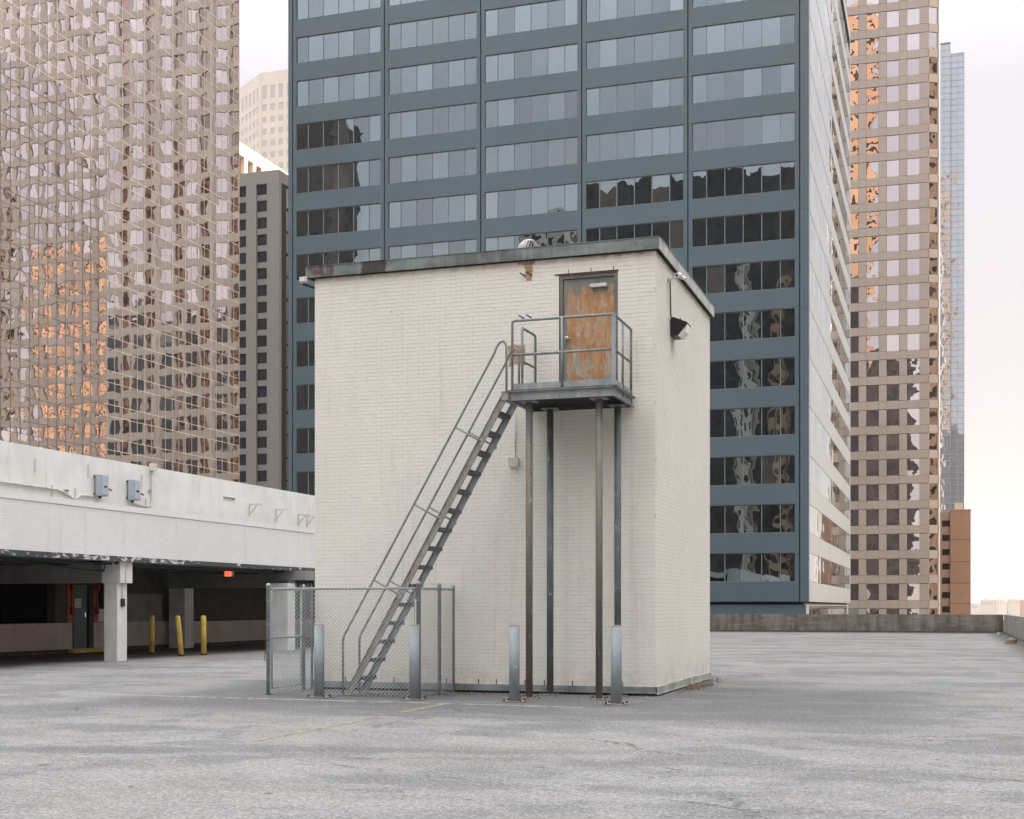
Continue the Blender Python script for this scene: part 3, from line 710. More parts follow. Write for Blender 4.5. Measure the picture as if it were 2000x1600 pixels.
r_ = 0.021; T, Mi = PZ + 1.13, PZ + 0.575
def arc(p, q, r, n=4):  # rounded corner helper: from p through corner to q
    return None
def rail(name, pts, r=r_): return MB().tube(pts, r, 12).build(name, M['rail'], st)
rail('top_rail', [(PX0 + .035, PY0 + .0, PZ - .02), (PX0 + .035, PY0, T - 0.06), (PX0 + .042, PY0, T - 0.02), (PX0 + .07, PY0, T), (PX1 - .02, PY0, T), (PX1, PY0 + .03, T), (PX1, PY1 - 0.13, T), (PX1, PY1 - 0.09, T - 0.02), (PX1, PY1 - 0.08, T - 0.06), (PX1, PY1 - 0.08, PZ - .12)])
rail('mid_rail', [(PX0 + .04, PY0, Mi), (PX1, PY0, Mi)]); rail('mid_rail', [(PX1, PY0, Mi), (PX1, PY1 - 0.08, Mi)])
rail('post', [(-5.85, PY0 - .01, PZ - .02), (-5.85, PY0 - .01, T)]); rail('post', [(PX1, (PY0 + PY1) / 2 - .03, PZ - .1), (PX1, (PY0 + PY1) / 2 - .03, T)])
MB().box(PX1 - 0.03, PX1 + 0.028, PY0 - 0.032, PY0 + 0.026, PZ - .02, T - 0.012).build('corner_post', M['galv'], st)
rail('inner_rail', [(-6.70, 21.17, PZ), (-6.70, 21.17, T - .04), (-6.70, 21.20, T), (-6.68, 21.80, T), (-6.68, 21.84, T - .02), (-6.68, 21.86, T - .06), (-6.68, 21.86, PZ)])
rail('inner_mid_rail', [(-6.70, 21.17, Mi), (-6.68, 21.86, Mi)])
# flight
SY0, SY1 = 20.56, 21.15
B0, T0 = Vector((-9.57, 0, 0.0)), Vector((-6.79, 0, 5.0))
sd = (T0 - B0).normalized(); su = Vector((-sd.z, 0, sd.x))
for y, sgn, mm in ((SY0, -1, 'stringer'), (SY1, 1, 'galv')):
    b0 = Vector((B0.x, y, 0.05)); t0 = Vector((T0.x + .01, y, T0.z - 0.04))
    channel('stringer', b0, t0, 0.112, 0.034, (0, -1, 0), M[mm])
n_t = 15
for i in range(n_t):
    z = 5.0 * (i + 1) / 16.0; x = B0.x + (T0.x - B0.x) * z / 5.0
    b = MB(); b.box(x - 0.060, x + 0.080, SY0 + 0.010, SY1 - 0.050, z - 0.052, z + 0.004)
    b.box(x - 0.064, x - 0.060, SY0 + 0.008, SY1 - 0.048, z - 0.062, z - 0.004); b.box(x + 0.080, x + 0.084, SY0 + 0.008, SY1 - 0.048, z - 0.062, z - 0.004)
    b.build('tread', M['tread'], st)
for y in (SY0 - 0.045, SY1 + 0.03):
    pts = [(-9.67, y, 0.02), (-9.67, y, 0.93), (-9.655, y, 0.99), (-9.62, y, 1.06)]
    pts += [(-6.97, y, 5.62), (-6.93, y, 5.72), (-6.88, y, 5.79), (-6.82, y, 5.81), (-6.775, y, 5.77), (-6.76, y, 5.70), (-6.76, y, PZ - .05)]
    rail('handrail', pts, 0.019)
    for z in (1.95, 3.20, 4.45):
        f_ = (z - 1.06) / (5.62 - 1.06); x = -9.62 + f_ * (2.65)
        a = Vector((x, y, z)); e_ = a - su * 0.53
        rail('rail_bracket', [a, e_], 0.016)
        MB().box(e_.x - .03, e_.x + .03, y - 0.008, y + 0.012, e_.z - .05, e_.z + .05).build('bracket_plate', M['stringer'], st)
for y in (SY0, SY1): MB().box(-9.66, -9.47, y - 0.05, y + 0.02, 0.004, 0.016).build('foot_plate', M['plate'], st)
MB().box(-6.86, -6.74, SY0 - 0.03, SY1 + .03, PZ - .16, PZ - .02).build('header_plate', M['stringer'], st)

# ---------------------------------------------------------------- bollards
def make_bollard(loc):
    t = thing('bollard', '', 'bollard', loc, 'galvanised pipe bollards along the white line')
    x, y = loc[:2]
    MB().lathe([(0.083, 0.02), (0.083, 1.19)], (x, y, 0), 28).build('pipe', M['bollard'], t)
    MB().lathe([(0.079, 1.185), (0.078, 1.198), (0.055, 1.212), (0.02, 1.218)], (x, y, 0), 24).build('concrete_cap', M['bolcap'], t)
    MB().box(x - 0.17, x + 0.17, y - 0.15, y + 0.15, 0.004, 0.02).build('base_plate', M['plate'], t)
    for sx in (-1, 1):
        for sy in (-1, 1): MB().tube([(x + sx * .135, y + sy * .115, .02), (x + sx * .135, y + sy * .115, .05)], 0.017, 6).build('anchor_bolt', M['rust'], t)
    return t
b0 = make_bollard((-9.80, 19.88, 0)); b0['label'] = 'galvanised bollard nearest the fence gate, left of the stair foot'
for x, y, lb in ((-8.11, 19.88, 'galvanised bollard in front of the fence corner post'), (-6.42, 19.88, 'galvanised bollard standing alone left of the pipe columns'), (-4.77, 19.84, 'rightmost galvanised bollard, in front of the right pipe columns')):
    copy_thing(b0, (x, y, 0), lb)

# ---------------------------------------------------------------- chain-link fence
fn = thing('chain_link_fence', 'galvanised chain-link enclosure round the foot of the stair with a gate on its left side', 'fence', (-9.6, 20.3, 0))
def link_panel(name, p0, p1, z0, z1, parent, barbs=True, pitch=0.035, ph=0):
    """diamond mesh of zigzag wires in the vertical plane p0-p1"""
    a = Vector((*p0, 0)); d = Vector((p1[0] - p0[0], p1[1] - p0[1], 0)); L = d.length; d.normalize(); nrm = Vector((-d.y, d.x, 0))
    b = MB(); n = int(L / pitch); r = 0.0029
    rows = int((z1 - z0) / pitch)
    for i in range(n):
        pts = []
        for j in range(rows + 1):
            u = (i + ((i + j) % 2)) * pitch; w = 0.003 * (1 if (i + j) % 2 else -1)
            z = z0 + j * (z1 - z0) / rows
            if 0 < i < n - 1: u += 0.0015 * math.sin(j * 1.7 + i * 2.3)
            pts.append(a + d * min(u, L) + nrm * w + Vector((0, 0, z)))
        base = len(b.v)
        for q, p_ in enumerate(pts):
            b.v += [tuple(p_ + d * r + Vector((0, 0, r * .6))), tuple(p_ - d * r + Vector((0, 0, r * .6))), tuple(p_ + nrm * r * 1.2 - Vector((0, 0, r)))]
            if q:
                o = base + q * 3
                for k_ in range(3):
                    b.f.append((o - 3 + k_, o - 3 + (k_ + 1) % 3, o + (k_ + 1) % 3, o + k_)); b.c.append(None); b.smooth.append(False)
        if barbs and i % 2 == 0:
            c0 = a + d * ((i + 0.5) * pitch) + Vector((0, 0, z1))
            b.tube([c0 - d * .006, c0 + d * 0.008 + Vector((0, 0, .035)), c0 - d * .004 + Vector((0, 0, .07))], 0.0026, 3, False)
    return b.build(name, M['wire'], parent, kind='stuff')
FY = 20.28; FH = 1.80; FL, FR = -10.95, -8.20
def post(x, y, h, r, parent=fn, cap=True):
    o = MB().lathe([(r, 0.0), (r, h), (r * 1.15, h + 0.002), (r * 1.15, h + 0.03), (r * 0.8, h + 0.05), (r * .3, h + .06)], (x, y, 0), 18).build('fence_post', M['galv'], parent)
    for z in (0.25, 0.75, 1.2, 1.6):
        MB().tube([(x + (r + .004) * math.cos(t), y + (r + .004) * math.sin(t), z) for t in [i * math.pi / 8 for i in range(16)]], 0.006, 5, closed=True).build('tension_band', M['galv'], o)
    return o
post(FL, FY, 1.84, 0.037); post(FR, FY, 1.86, 0.037); post(FR + .01, 21.2, 1.84, 0.03); post(FR + .02, 21.86, 1.82, 0.024)
post(-10.965, 21.62, 1.84, 0.03); post(-10.93, 21.88, 1.80, 0.022)
def frail(p0, p1, r=0.021, par=fn, nm='fence_rail'): return MB().tube([p0, p1], r, 12).build(nm, M['galv'], par)
frail((FL, FY, FH), (FR, FY, FH)); frail((FR, FY, FH), (FR + .01, 21.2, FH)); frail((FR + .01, 21.2, FH), (FR + .02, 21.86, FH)); frail((-10.965, 21.62, FH), (-10.93, 21.88, FH))
link_panel('mesh', (FL + .03, FY - .024), (FR - .03, FY - .024), 0.03, FH + .02, fn)
link_panel('mesh', (FR + .024, FY + .03), (FR + .034, 21.84), 0.03, FH + .02, fn)
link_panel('mesh', (-10.95, 21.64), (-10.93, 21.88), 0.03, FH + .02, fn)
for x in (FL + .05, FR - .06): MB().box(x - .006, x + .006, FY - .032, FY - .022, 0.03, FH).build('tension_bar', M['galv'], fn)
g = MB().tube([(-10.955, 20.40, 0.10), (-10.96, 20.40, 1.78), (-10.96, 21.50, 1.78), (-10.96, 21.50, 0.10)], 0.021, 12, closed=True).build('gate', M['galv'], fn)
MB().tube([(-10.955, 20.40, 0.97), (-10.96, 21.50, 0.97)], 0.021, 12).build('gate_rail', M['galv'], g)
link_panel('mesh', (-10.975, 20.41), (-10.98, 21.49), 0.10, 1.80, g)
for z in (0.28, 1.42):
    MB().tube([(-10.96, 21.50, z), (-10.93, 21.56, z + .01), (-10.965, 21.62, z)], 0.014, 8).build('gate_hinge', M['tread'], g)
# chain on the gate post
b = MB(); zz = 0.93
b.tube([(FL + 0.05 * math.cos(t), FY + 0.05 * math.sin(t), 0.94 + .01 * math.sin(t)) for t in [i * math.pi / 8 for i in range(16)]], 0.008, 5, closed=True)
for i in range(14):
    c0 = Vector((FL - 0.052 + 0.006 * math.sin(i), FY - 0.03, zz - i * 0.026)); ax = Vector((1, 0, 0)) if i % 2 else Vector((0, 1, 0))
    b.tube([c0 + ax * 0.009 * math.cos(t) + Vector((0, 0, 0.018 * math.sin(t))) for t in [k_ * math.pi / 3 for k_ in range(6)]], 0.0035, 4, closed=True)
ch_ = thing('rusty_chain', 'rusty chain looped round and hanging from the fence corner post by the gate', 'chain', (FL, FY, 0.9)); b.build('links', M['rust'], ch_)

# ---------------------------------------------------------------- parapets
pa = thing('back_parapet', 'long brown-stained concrete parapet along the far edge of the parking deck', 'parapet wall', (-20, 80.4, 0))
xx = -59.0
while xx < 2.9:
    x1 = min(xx + 9.1, 3.18); MB().box(xx + .008, x1 - .008, 80.4, 80.65, -0.3, 1.05).build('wall_panel', M['parapet'], pa); xx = x1
MB().box(-59, 3.2, 80.28, 80.396, 0, 0.10).build('base_fillet', M['kerb'], pa)
pa2 = thing('side_parapet', 'concrete parapet with bounce light in its paler colour, running toward the viewer along the right edge of the deck', 'parapet wall', (3.2, 40, 0))
yy = -13.0
while yy < 80.3:
    y1 = min(yy + 9.1, 80.38); MB().box(3.2, 3.45, yy + .01, y1 - .01, -0.3, 1.05).build('wall_panel', M['parapet2'], pa2); yy = y1
MB().box(3.08, 3.196, -13, 80.27, 0, 0.08).build('base_fillet', M['kerb'], pa2)
b = MB().tube([(3.02, y_, 0.03) for y_ in (30, 45, 60, 74)], 0.025, 8).build('edge_pipe', M['parapet2'], pa2)

# ---------------------------------------------------------------- parking garage, left
GX = -21.6
ga = thing('parking_garage', 'white painted two-level parking garage with an open dark ground level at the left', 'garage', (GX, 40, 0))
brick_wall(ga, 'y', GX + 0.25, 1, 24.0, 58.0, 2.87, 4.10, M['gbrick'], M['ggrout'], [], 300)
yy = 24.0
while yy < 58:
    MB().box(GX - 0.05, GX + 0.275, yy + .003, yy + 2.997, 4.102, 4.26).build('coping', M['gbrick'], ga); yy += 3.0
MB().box(GX - 0.02, GX + 0.12, 24, 58, 2.95, 4.10).build('band_backing', M['ggrout'], ga)
MB().box(GX - 0.10, GX + 0.262, 24, 58, 2.74, 2.868).build('slab_edge', M['edge'], ga)
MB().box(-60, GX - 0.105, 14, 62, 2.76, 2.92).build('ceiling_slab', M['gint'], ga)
MB().box(-24.6, GX - 1.2, 14, 62, 2.925, 5.66).build('upper_wall', M['gwall'], ga)
MB().box(-24.7, GX - 1.205, 14, 62, 5.662, 5.72).build('upper_coping', M['gwall'], ga)
MB().box(-60, -24.7, 14, 62, 5.0, 5.6).build('upper_slab', M['gwall'], ga)
def gcol(x, y, w, d, top=2.76, cap=None, m='col'):
    c = MB().box(x - w, x, y, y + d, 0, top).build('column', M[m], ga)
    if cap: MB().box(x - w - .006, x + .10, y - .004, y + d + .03, cap, 2.755).build('corbel', M[m], c)
gcol(GX + 0.02, 31.38, 0.42, 0.45, 2.15 + .0, None)
MB().box(GX - 0.46, GX + 0.13, 31.36, 31.93, 2.152, 2.74).build('corbel', M['col'], ga)
gcol(GX + 0.3, 40.8, 0.7, 0.55, 2.30); gcol(GX + 0.3, 50.2, 0.6, 0.5, 2.74); gcol(GX, 22.0, 0.46, 0.5, 2.74)
gcol(-26.15, 42.15, 0.65, 0.60, 2.16); 
MB().box(-29, GX - 0.46, 31.40, 31.90, 2.155, 2.74).build('beam', M['gint'], ga)
MB().box(-29, GX - 0.4, 42.16, 42.72, 2.17, 2.74).build('beam', M['gint'], ga)
MB().box(-29, GX - 0.4, 50.2, 50.7, 2.17, 2.74).build('beam', M['gint'], ga)
WX = -27.0
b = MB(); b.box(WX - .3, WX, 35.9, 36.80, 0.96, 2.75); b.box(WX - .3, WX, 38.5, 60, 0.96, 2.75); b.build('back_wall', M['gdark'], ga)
b = MB(); b.box(WX - .3, WX + .02, 14, 36.76, 0.13, 0.97); b.box(WX - .3, WX + .02, 37.89, 43.2, 0.13, 0.97); b.box(WX - .3, WX + .02, 43.21, 49.8, 0.02, 0.94); b.box(WX - .3, WX + .02, 49.815, 62, 0.02, 0.94); b.build('painted_band', M['pink'], ga)
MB().box(WX - .3, WX + .06, 14, 62, 0.0, 0.12).build('kerb', M['kerb'], ga)
MB().box(WX + .06, WX + .30, 36.5, 39.2, 0.0, 0.13).build('step_kerb', M['yellow'], ga)
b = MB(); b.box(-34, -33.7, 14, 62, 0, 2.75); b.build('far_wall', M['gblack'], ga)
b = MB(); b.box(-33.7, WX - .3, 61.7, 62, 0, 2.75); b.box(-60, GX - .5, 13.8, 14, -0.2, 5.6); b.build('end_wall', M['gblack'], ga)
MB().box(WX + .002, WX + .02, 38.5, 42, 0.97, 1.95).build('lighter_band', M['gint'], ga)
b = MB(); b.box(WX, WX + .03, 36.50, 36.78, 0.975, 2.25); b.box(WX, WX + .03, 37.89, 38.12, 0.975, 2.25); b.build('orange_panel', M['orange'], ga)
MB().box(WX - .08, WX - .03, 36.83, 37.60, 0.13, 2.20).build('door', M['steeldoor'], ga)
gd = ga.children[-1]
b = MB(); b.box(WX - .08, WX + .035, 36.782, 36.825, 0.13, 2.25); b.box(WX - .08, WX + .035, 37.65, 37.885, 0.13, 2.25); b.box(WX - .08, WX + .035, 36.825, 37.65, 2.205, 2.25); b.build('door_frame', M['pipe'], ga)
b = MB(); b.box(WX - .03, WX - .02, 37.48, 37.54, 1.16, 1.30); b.tube([(WX - .03, 37.50, 1.10), (WX + .02, 37.50, 1.10), (WX + .02, 37.36, 1.10)], 0.012, 6); b.build('door_lever', M['chrome'], gd)
b = MB(); b.box(WX + .03, WX + .05, 38.13, 38.45, 1.0, 1.42); b.build('notice_board', M['white'], ga)
b = MB()
for z in (1.08, 1.18, 1.30): b.box(WX + .05, WX + .053, 38.15, 38.43, z, z + 0.012)
b.build('board_lines', M['pipe'], ga)
for y_ in (36.66, 38.0):
    b = MB(); b.tube([(WX + .06, y_, 1.35), (WX + .06, y_, 2.15)], 0.02, 8); b.box(WX + .03, WX + .13, y_ - .05, y_ + .05, 1.25, 1.5); b.box(WX + .03, WX + .15, y_ - .06, y_ + .06, 2.05, 2.25); b.build('alarm_pull', M['redpipe'], ga)
# block-text helper (flat lettering)
GL = {'E': ['11111', '10000', '10000', '11110', '10000', '10000', '11111'], 'X': ['10001', '10001', '01010', '00100', '01010', '10001', '10001'],
      'I': ['111', '010', '010', '010', '010', '010', '111'], 'T': ['11111', '00100', '00100', '00100', '00100', '00100', '00100']}
def text(txt, org, du, h, wpx, m, parent, nrm):
    """letters from strokes; org = lower-left, du = direction along the line, nrm = facing"""
    b = MB(); u = 0; ph = h / 7; o = Vector(org); du = Vector(du); nr = Vector(nrm) * 0.004
    for chh in txt:
        g_ = GL[chh]
        for r0, row in enumerate(g_):
            c0 = 0
            while c0 < len(row):
                if row[c0] == '1':
                    c1 = c0
                    while c1 < len(row) and row[c1] == '1': c1 += 1
                    z0 = (6 - r0) * ph; z1 = z0 + ph
                    a = o + du * (u + c0 * wpx); c = o + du * (u + c1 * wpx)
                    for off in (nr,):
                        b.face([a + off + Vector((0, 0, z0)), c + off + Vector((0, 0, z0)), c + off + Vector((0, 0, z1)), a + off + Vector((0, 0, z1))])
                    c0 = c1
                else: c0 += 1
        u += (len(g_[0]) + 1) * wpx
    return b.build('lettering', m, parent)
es = thing('exit_sign', 'small white and red EXIT sign on the grey garage door', 'sign', (WX, 37.15, 1.6))
MB().box(WX - .030, WX - .022, 36.95, 37.29, 1.46, 1.76).build('plate', M['white'], es)
text('EXIT', (WX - .022, 36.975, 1.50), (0, 1, 0), 0.22, 0.0142, M['red'], es, (1, 0, 0))
# lit exit sign under the slab, facing the deck
ex = thing('lit_exit_sign', 'red glowing EXIT box sign hanging under the garage ceiling edge', 'sign', (-22.4, 38.9, 2.6))
MB().box(-22.64, -22.33, 38.90, 38.98, 2.49, 2.735).build('case', M['beige'], ex)
MB().box(-22.62, -22.37, 38.892, 38.898, 2.505, 2.72).build('lit_face', M['exit'], ex)
text('EXIT', (-22.605, 38.892, 2.545), (1, 0, 0), 0.14, 0.0103, M['exitl'], ex, (0, -1, 0))
MB().box(-22.5, -22.46, 38.92, 38.96, 2.735, 2.76).build('stem', M['pipe'], ex)
# pipes under the slab edge
for i, (x, z, r) in enumerate(((-21.75, 2.68, .03), (-21.95, 2.66, .022), (-22.3, 2.70, .035), (-23.2, 2.66, .03), (-24.4, 2.68, .04))):
    MB().tube([(x, 14, z), (x, 62, z)], r, 8).build('ceiling_pipe', M['pipe'], ga)
MB().tube([(-21.9, 33.0, 2.68), (-21.85, 28.0, 2.62), (-21.8, 30.4, 2.48), (-21.75, 31.0, 2.47), (-21.75, 31.05, 2.6)][1:], 0.022, 8).build('drooping_pipe', M['pipe'], ga)
MB().box(-21.62, -21.50, 31.3, 31.75, 2.66, 2.73).build('red_valve', M['redpipe'], ga)
b = MB(); b.tube([(GX + .135, 31.7, 2.70), (GX + .14, 31.6, 2.45), (GX + .14, 31.6, 2.16)], 0.012, 6); b.tube([(GX + .035, 31.6, 2.15), (GX + .035, 31.6, 1.72)], 0.012, 6); b.build('column_conduit', M['beige'], ga)
MB().box(GX + .022, GX + .07, 31.53, 31.68, 1.50, 1.72).build('switch_box', M['pipe'], ga)
MB().box(-22.05, -20.92, 41.35, 42.05, 2.42, 2.74).build('duct_box', M['gint'], ga)
# painted-out bumps, conduits and brackets on the upper wall
UX = GX - 1.2
def clip(y, z, h=0.34):
    MB().box(UX, UX + .03, y, y + .05, z, z + h).build('wall_cleat', M['beige'], ga)
for y, z in ((29.45, 5.05), (31.75, 5.13), (34.35, 5.1), (30.15, 4.42), (31.15, 4.42), (34.55, 4.40)): clip(y, z)
for y, z, L in ((30.65, 4.63, .22), (39.1, 5.1, .75), (34.7, 4.95, .18)):
    MB().box(UX, UX + .04, y, y + L, z, z + .07).build('wall_channel', M['beige'], ga)
    MB().box(UX + .04, UX + .043, y + .02, y + L - .02, z + .02, z + .05).build('channel_slot', M['rust'], ga)
MB().tube([(UX + .05, 24, 4.68), (UX + .05, 30.3, 4.66), (UX + .05, 30.6, 4.62), (UX + .05, 31.0, 4.47), (UX + .05, 31.15, 4.46), (UX + .05, 31.35, 4.58), (UX + .05, 31.6, 4.60), (UX + .05, 32.0, 4.58)], 0.03, 10).build('conduit', M['beige'], ga)
MB().tube([(UX + .05, 33.9, 4.52), (UX + .05, 34.6, 4.50), (UX + .05, 34.80, 4.55), (UX + .05, 34.87, 4.72), (UX + .05, 34.87, 5.62)], 0.03, 10).build('conduit', M['beige'], ga)
MB().box(UX, UX + .16, 34.78, 34.98, 5.60, 5.82).build('conduit_head', M['beige'], ga)
def disc(y, label):
    t = thing('disconnect_box', label, 'electrical box', (UX, y, 4.85), 'grey disconnect switches on the garage wall')
    MB().box(UX + .05, UX + .24, y - .17, y + .17, 4.62, 5.22).build('cabinet', M['greybox'], t, bevel=0.012)
    MB().box(UX + .242, UX + .275, y - .15, y + .15, 4.65, 5.20).build('cover', M['greybox'], t, bevel=0.012)
    MB().box(UX + .276, UX + .284, y - .08, y + .05, 4.86, 4.91).build('name_plate', M['pipe'], t)
    MB().bar((UX + .20, y + .18, 4.86), (UX + .33, y + .22, 4.79), 0.03, 0.045).build('handle', M['red'], t)
    for z in (4.66, 5.16): MB().box(UX + .0, UX + .05, y - .19, y + .19, z, z + .035).build('rail', M['rust'], t)
    MB().tube([(UX + .13, y - .06, 4.56), (UX + .13, y - .06, 4.62)], 0.04, 8).build('hub', M['pipe'], t)
    return t
disc(32.2, 'left grey disconnect box with a red handle on the white garage wall')
disc(33.78, 'right grey disconnect box, beside the vertical conduit on the white garage wall')
wbl = ('lone rusty wall bracket nearest the disconnect boxes', 'second wall bracket along, between the lone one and the pair', 'left bracket of the pair near the stair house', 'right bracket of the pair near the stair house')
for (y, z), lb in zip(((40.85, 5.02), (42.75, 4.97), (44.5, 4.90), (45.2, 4.90)), wbl):
    t = thing('wall_bracket', lb + ' on the white garage wall', 'bracket', (UX, y, z), 'rusty triangular brackets on the garage wall')
    MB().bar((UX, y, z), (UX + .48, y + .02, z), 0.05, 0.04).build('arm', M['beige'], t)
    MB().bar((UX, y, z - .36), (UX + .30, y, z - .03), 0.035, 0.03).build('strut', M['beige'], t)
    MB().box(UX + .0, UX + .02, y - .04, y + .04, z - .42, z + .05).build('wall_plate', M['beige'], t)
for x, y, lean, lb in ((-23.77, 36.4, (-.0, .02), 'leftmost yellow bollard inside the garage opening'), (-21.95, 35.2, (-.14, .0), 'middle yellow bollard, leaning, in the garage opening'), (-21.72, 36.1, (-.02, .0), 'rightmost yellow bollard with a rusty foot in the garage opening')):
    t = thing('yellow_bollard', lb, 'bollard', (x, y, 0), 'yellow bollards in front of the garage')
    tp = Vector((x + lean[0], y + lean[1], 1.22)); bt = Vector((x, y, 0.0)); dd = (tp - bt).normalized()
    MB().tube([bt, tp - dd * .05, tp - dd * .02, tp, tp + dd * .012], [.083, .083, .076, .055, .01], 18).build('pipe', M['yellow'], t)
    MB().lathe([(0.10, 0.0), (0.092, 0.06)], (x, y, 0), 14).build('rusty_foot', M['rust'], t)

# ---------------------------------------------------------------- towers
def rotz(a, c): return Matrix.Translation(Vector((c[0], c[1], 0))) @ Matrix.Rotation(a, 4, 'Z') @ Matrix.Translation(Vector((-c[0], -c[1], 0)))
def xf(b, Mx): b.v = [tuple(Mx @ Vector(v)) for v in b.v]; return b

# --- blue-grey office tower behind the penthouse
GYF, GXC, GYB = 109.1, -10.37, 158.9
FP, W0, WH = 3.95, 3.52, 2.33
JX = [-56.45 + 9.07 * i for i in range(6)]
NF = 16
gt = thing('grey_office_tower', 'blue-grey panelled office tower with ribbon windows right behind the brick stair house', 'office tower', (-33, 109, GZ))
b = MB(); b.box(-56.55, GXC - .25, GYF + .25, GYB, GZ, 1.66); b.build('base_storey', M['gpanel'], gt)
b = MB(); b.box(-56.9, GXC - .3, GYF + .3, 143, 1.9, 2.1); b.box(-36, GXC - .3, 143.02, GYB, 1.9, 2.1); b.build('soffit', M['gpanel'], gt)
top = W0 + NF * FP
b = MB(); b.box(-56.5, -36, GYF + .45, 143, 1.2, top - .4); b.box(-36, GXC - .45, GYF + .45, GYB - .1, 1.2, top - .4); b.build('core', M['gdarkgap'], gt)
b = MB(); b.box(-56.9, -56.45, GYF + .2, 143, 1.9, top); b.box(-56.4, -36, 143.01, 143.4, 1.9, top); b.build('left_wall', M['gpanel'], gt)
sp_me, jm_me, pane_me = {}, None, {}
def panel(name, x0, x1, z0, z1, th=0.25):
    key = (round(x1 - x0, 3), round(z1 - z0, 3))
    if key not in sp_me:
        w, h = key; sp_me[key] = MB().box(-w / 2, w / 2, 0, th, -h / 2, h / 2).mesh(name, M['gpanel'])
    link_mesh(name, sp_me[key], gt, ((x0 + x1) / 2, GYF, (z0 + z1) / 2))
pw = [1.15, 1.5, 1.5, 1.5, 1.5, 1.15]
panes = []
g = 0.022
for k_ in range(5):
    a, c = JX[k_], JX[k_ + 1]; w0 = a + 0.385; w1 = w0 + 8.3
    for n in range(NF):
        z = W0 + n * FP
        lo = 1.9 if n == 0 else z - (FP - WH)
        panel('spandrel_panel', a + g + .03, c - g - .03, lo + .004, z)
        panel('jamb_panel', a + g + .03, w0, z + .004, z + WH - .004); panel('jamb_panel', w1, c - g - .03, z + .004, z + WH - .004)
        fr = MB(); x = w0
        fr.box(w0 + .002, w1 - .002, GYF + .10, GYF + .17, z + .002, z + .05); fr.box(w0 + .002, w1 - .002, GYF + .10, GYF + .17, z + WH - .05, z + WH - .002)
        for q, w in enumerate(pw):
            panes.append((x + .03, x + w - .03, z + .05, z + WH - .05)); x += w
            if q < 5: fr.box(x - .033, x + .033, GYF + .08, GYF + .16, z + .05, z + WH - .05)
        if n < 14: fr.build('window_frame', M['mull'], gt)
panes.sort(key=lambda q: Vector(((q[0] + q[1]) / 2, GYF, q[2])).length)
rest = MB()
for i, (x0, x1, z0, z1) in enumerate(panes):
    if i < 300:
        w = round(x1 - x0, 2)
        if w not in pane_me: pane_me[w] = MB().box(-w / 2, w / 2, 0, .02, -(WH - .1) / 2, (WH - .1) / 2).mesh('window_pane', M['gglass'])
        link_mesh('window_pane', pane_me[w], gt, ((x0 + x1) / 2, GYF + .13, (z0 + z1) / 2))
    else: rest.box(x0, x1, GYF + .13, GYF + .15, z0, z1, seed=seed())
rest.build('upper_window_panes', M['gglass'], gt, kind='stuff')
# corner piece and left end piece
for a, c in ((JX[5] + g + .03, GXC), (-56.9, JX[0] - g - .03)):
    for n in range(NF + 1):
        lo = 1.9 if n == 0 else W0 + n * FP - FP + WH + .01; hi = min(W0 + n * FP + WH, top)
        panel('corner_panel', a, c, lo, hi)
# side face: ribbon windows
cells = []
side_sp = {}
for n in range(NF):
    z = W0 + n * FP; lo = 1.9 if n == 0 else z - (FP - WH)
    for k_ in range(5):
        y0 = GYF + .26 + k_ * 9.9; y1 = y0 + 9.9 - .03
        key = round(z - lo, 3)
        if key not in side_sp: side_sp[key] = MB().box(-.25, 0, -(y1 - y0) / 2, (y1 - y0) / 2, -key / 2 + .004, key / 2).mesh('side_spandrel_panel', M['gpanel'])
        link_mesh('side_spandrel_panel', side_sp[key], gt, (GXC, (y0 + y1) / 2, (z + lo) / 2))
sg = MB(); sf = MB()
for n in range(NF):
    z = W0 + n * FP; y = GYF + .8
    while y < GYB - 1.5:
        sg.box(0, .02, 0, 1.44, z + .03, z + WH - .03, seed=seed(), M=Matrix.Translation((GXC - .048, y + .03, 0)) @ Matrix.Rotation(R(-0.85), 4, 'Z')); sf.box(GXC - .04, GXC - .006, y - .03, y + .03, z, z + WH); y += 1.5
sg.build('side_window_panes', M['gglass'], gt, kind='stuff'); sf.build('side_mullions', M['mull'], gt, kind='stuff')
b = MB(); b.box(GXC - .3, GXC - .002, GYF + .26, GYF + .76, 1.95, top); b.box(GXC - .3, GXC - .002, GYB - 1.2, GYB - .1, 1.95, top); b.build('side_pier', M['gpanel'], gt)
b = MB(); b.box(-56.9, -36, GYF, 143, top, top + 1.2); b.box(-35.99, GXC, GYF, GYB, top, top + 1.2); b.build('roof_band', M['gpanel'], gt)
b = MB(); 
for x in JX: b.box(x - .045, x + .045, GYF + .05, GYF + .2, 1.95, top)
b.build('panel_joints', M['gdarkgap'], gt)
sg = MB()
for q in range(20): sg.box(GXC - .245, GXC - .2, GYF + 3 + q * 2.2, GYF + 5.1 + q * 2.2, -2, 1.6, seed=seed())
if 1: pass; sg.build('lobby_glass', M['gglass'], gt)

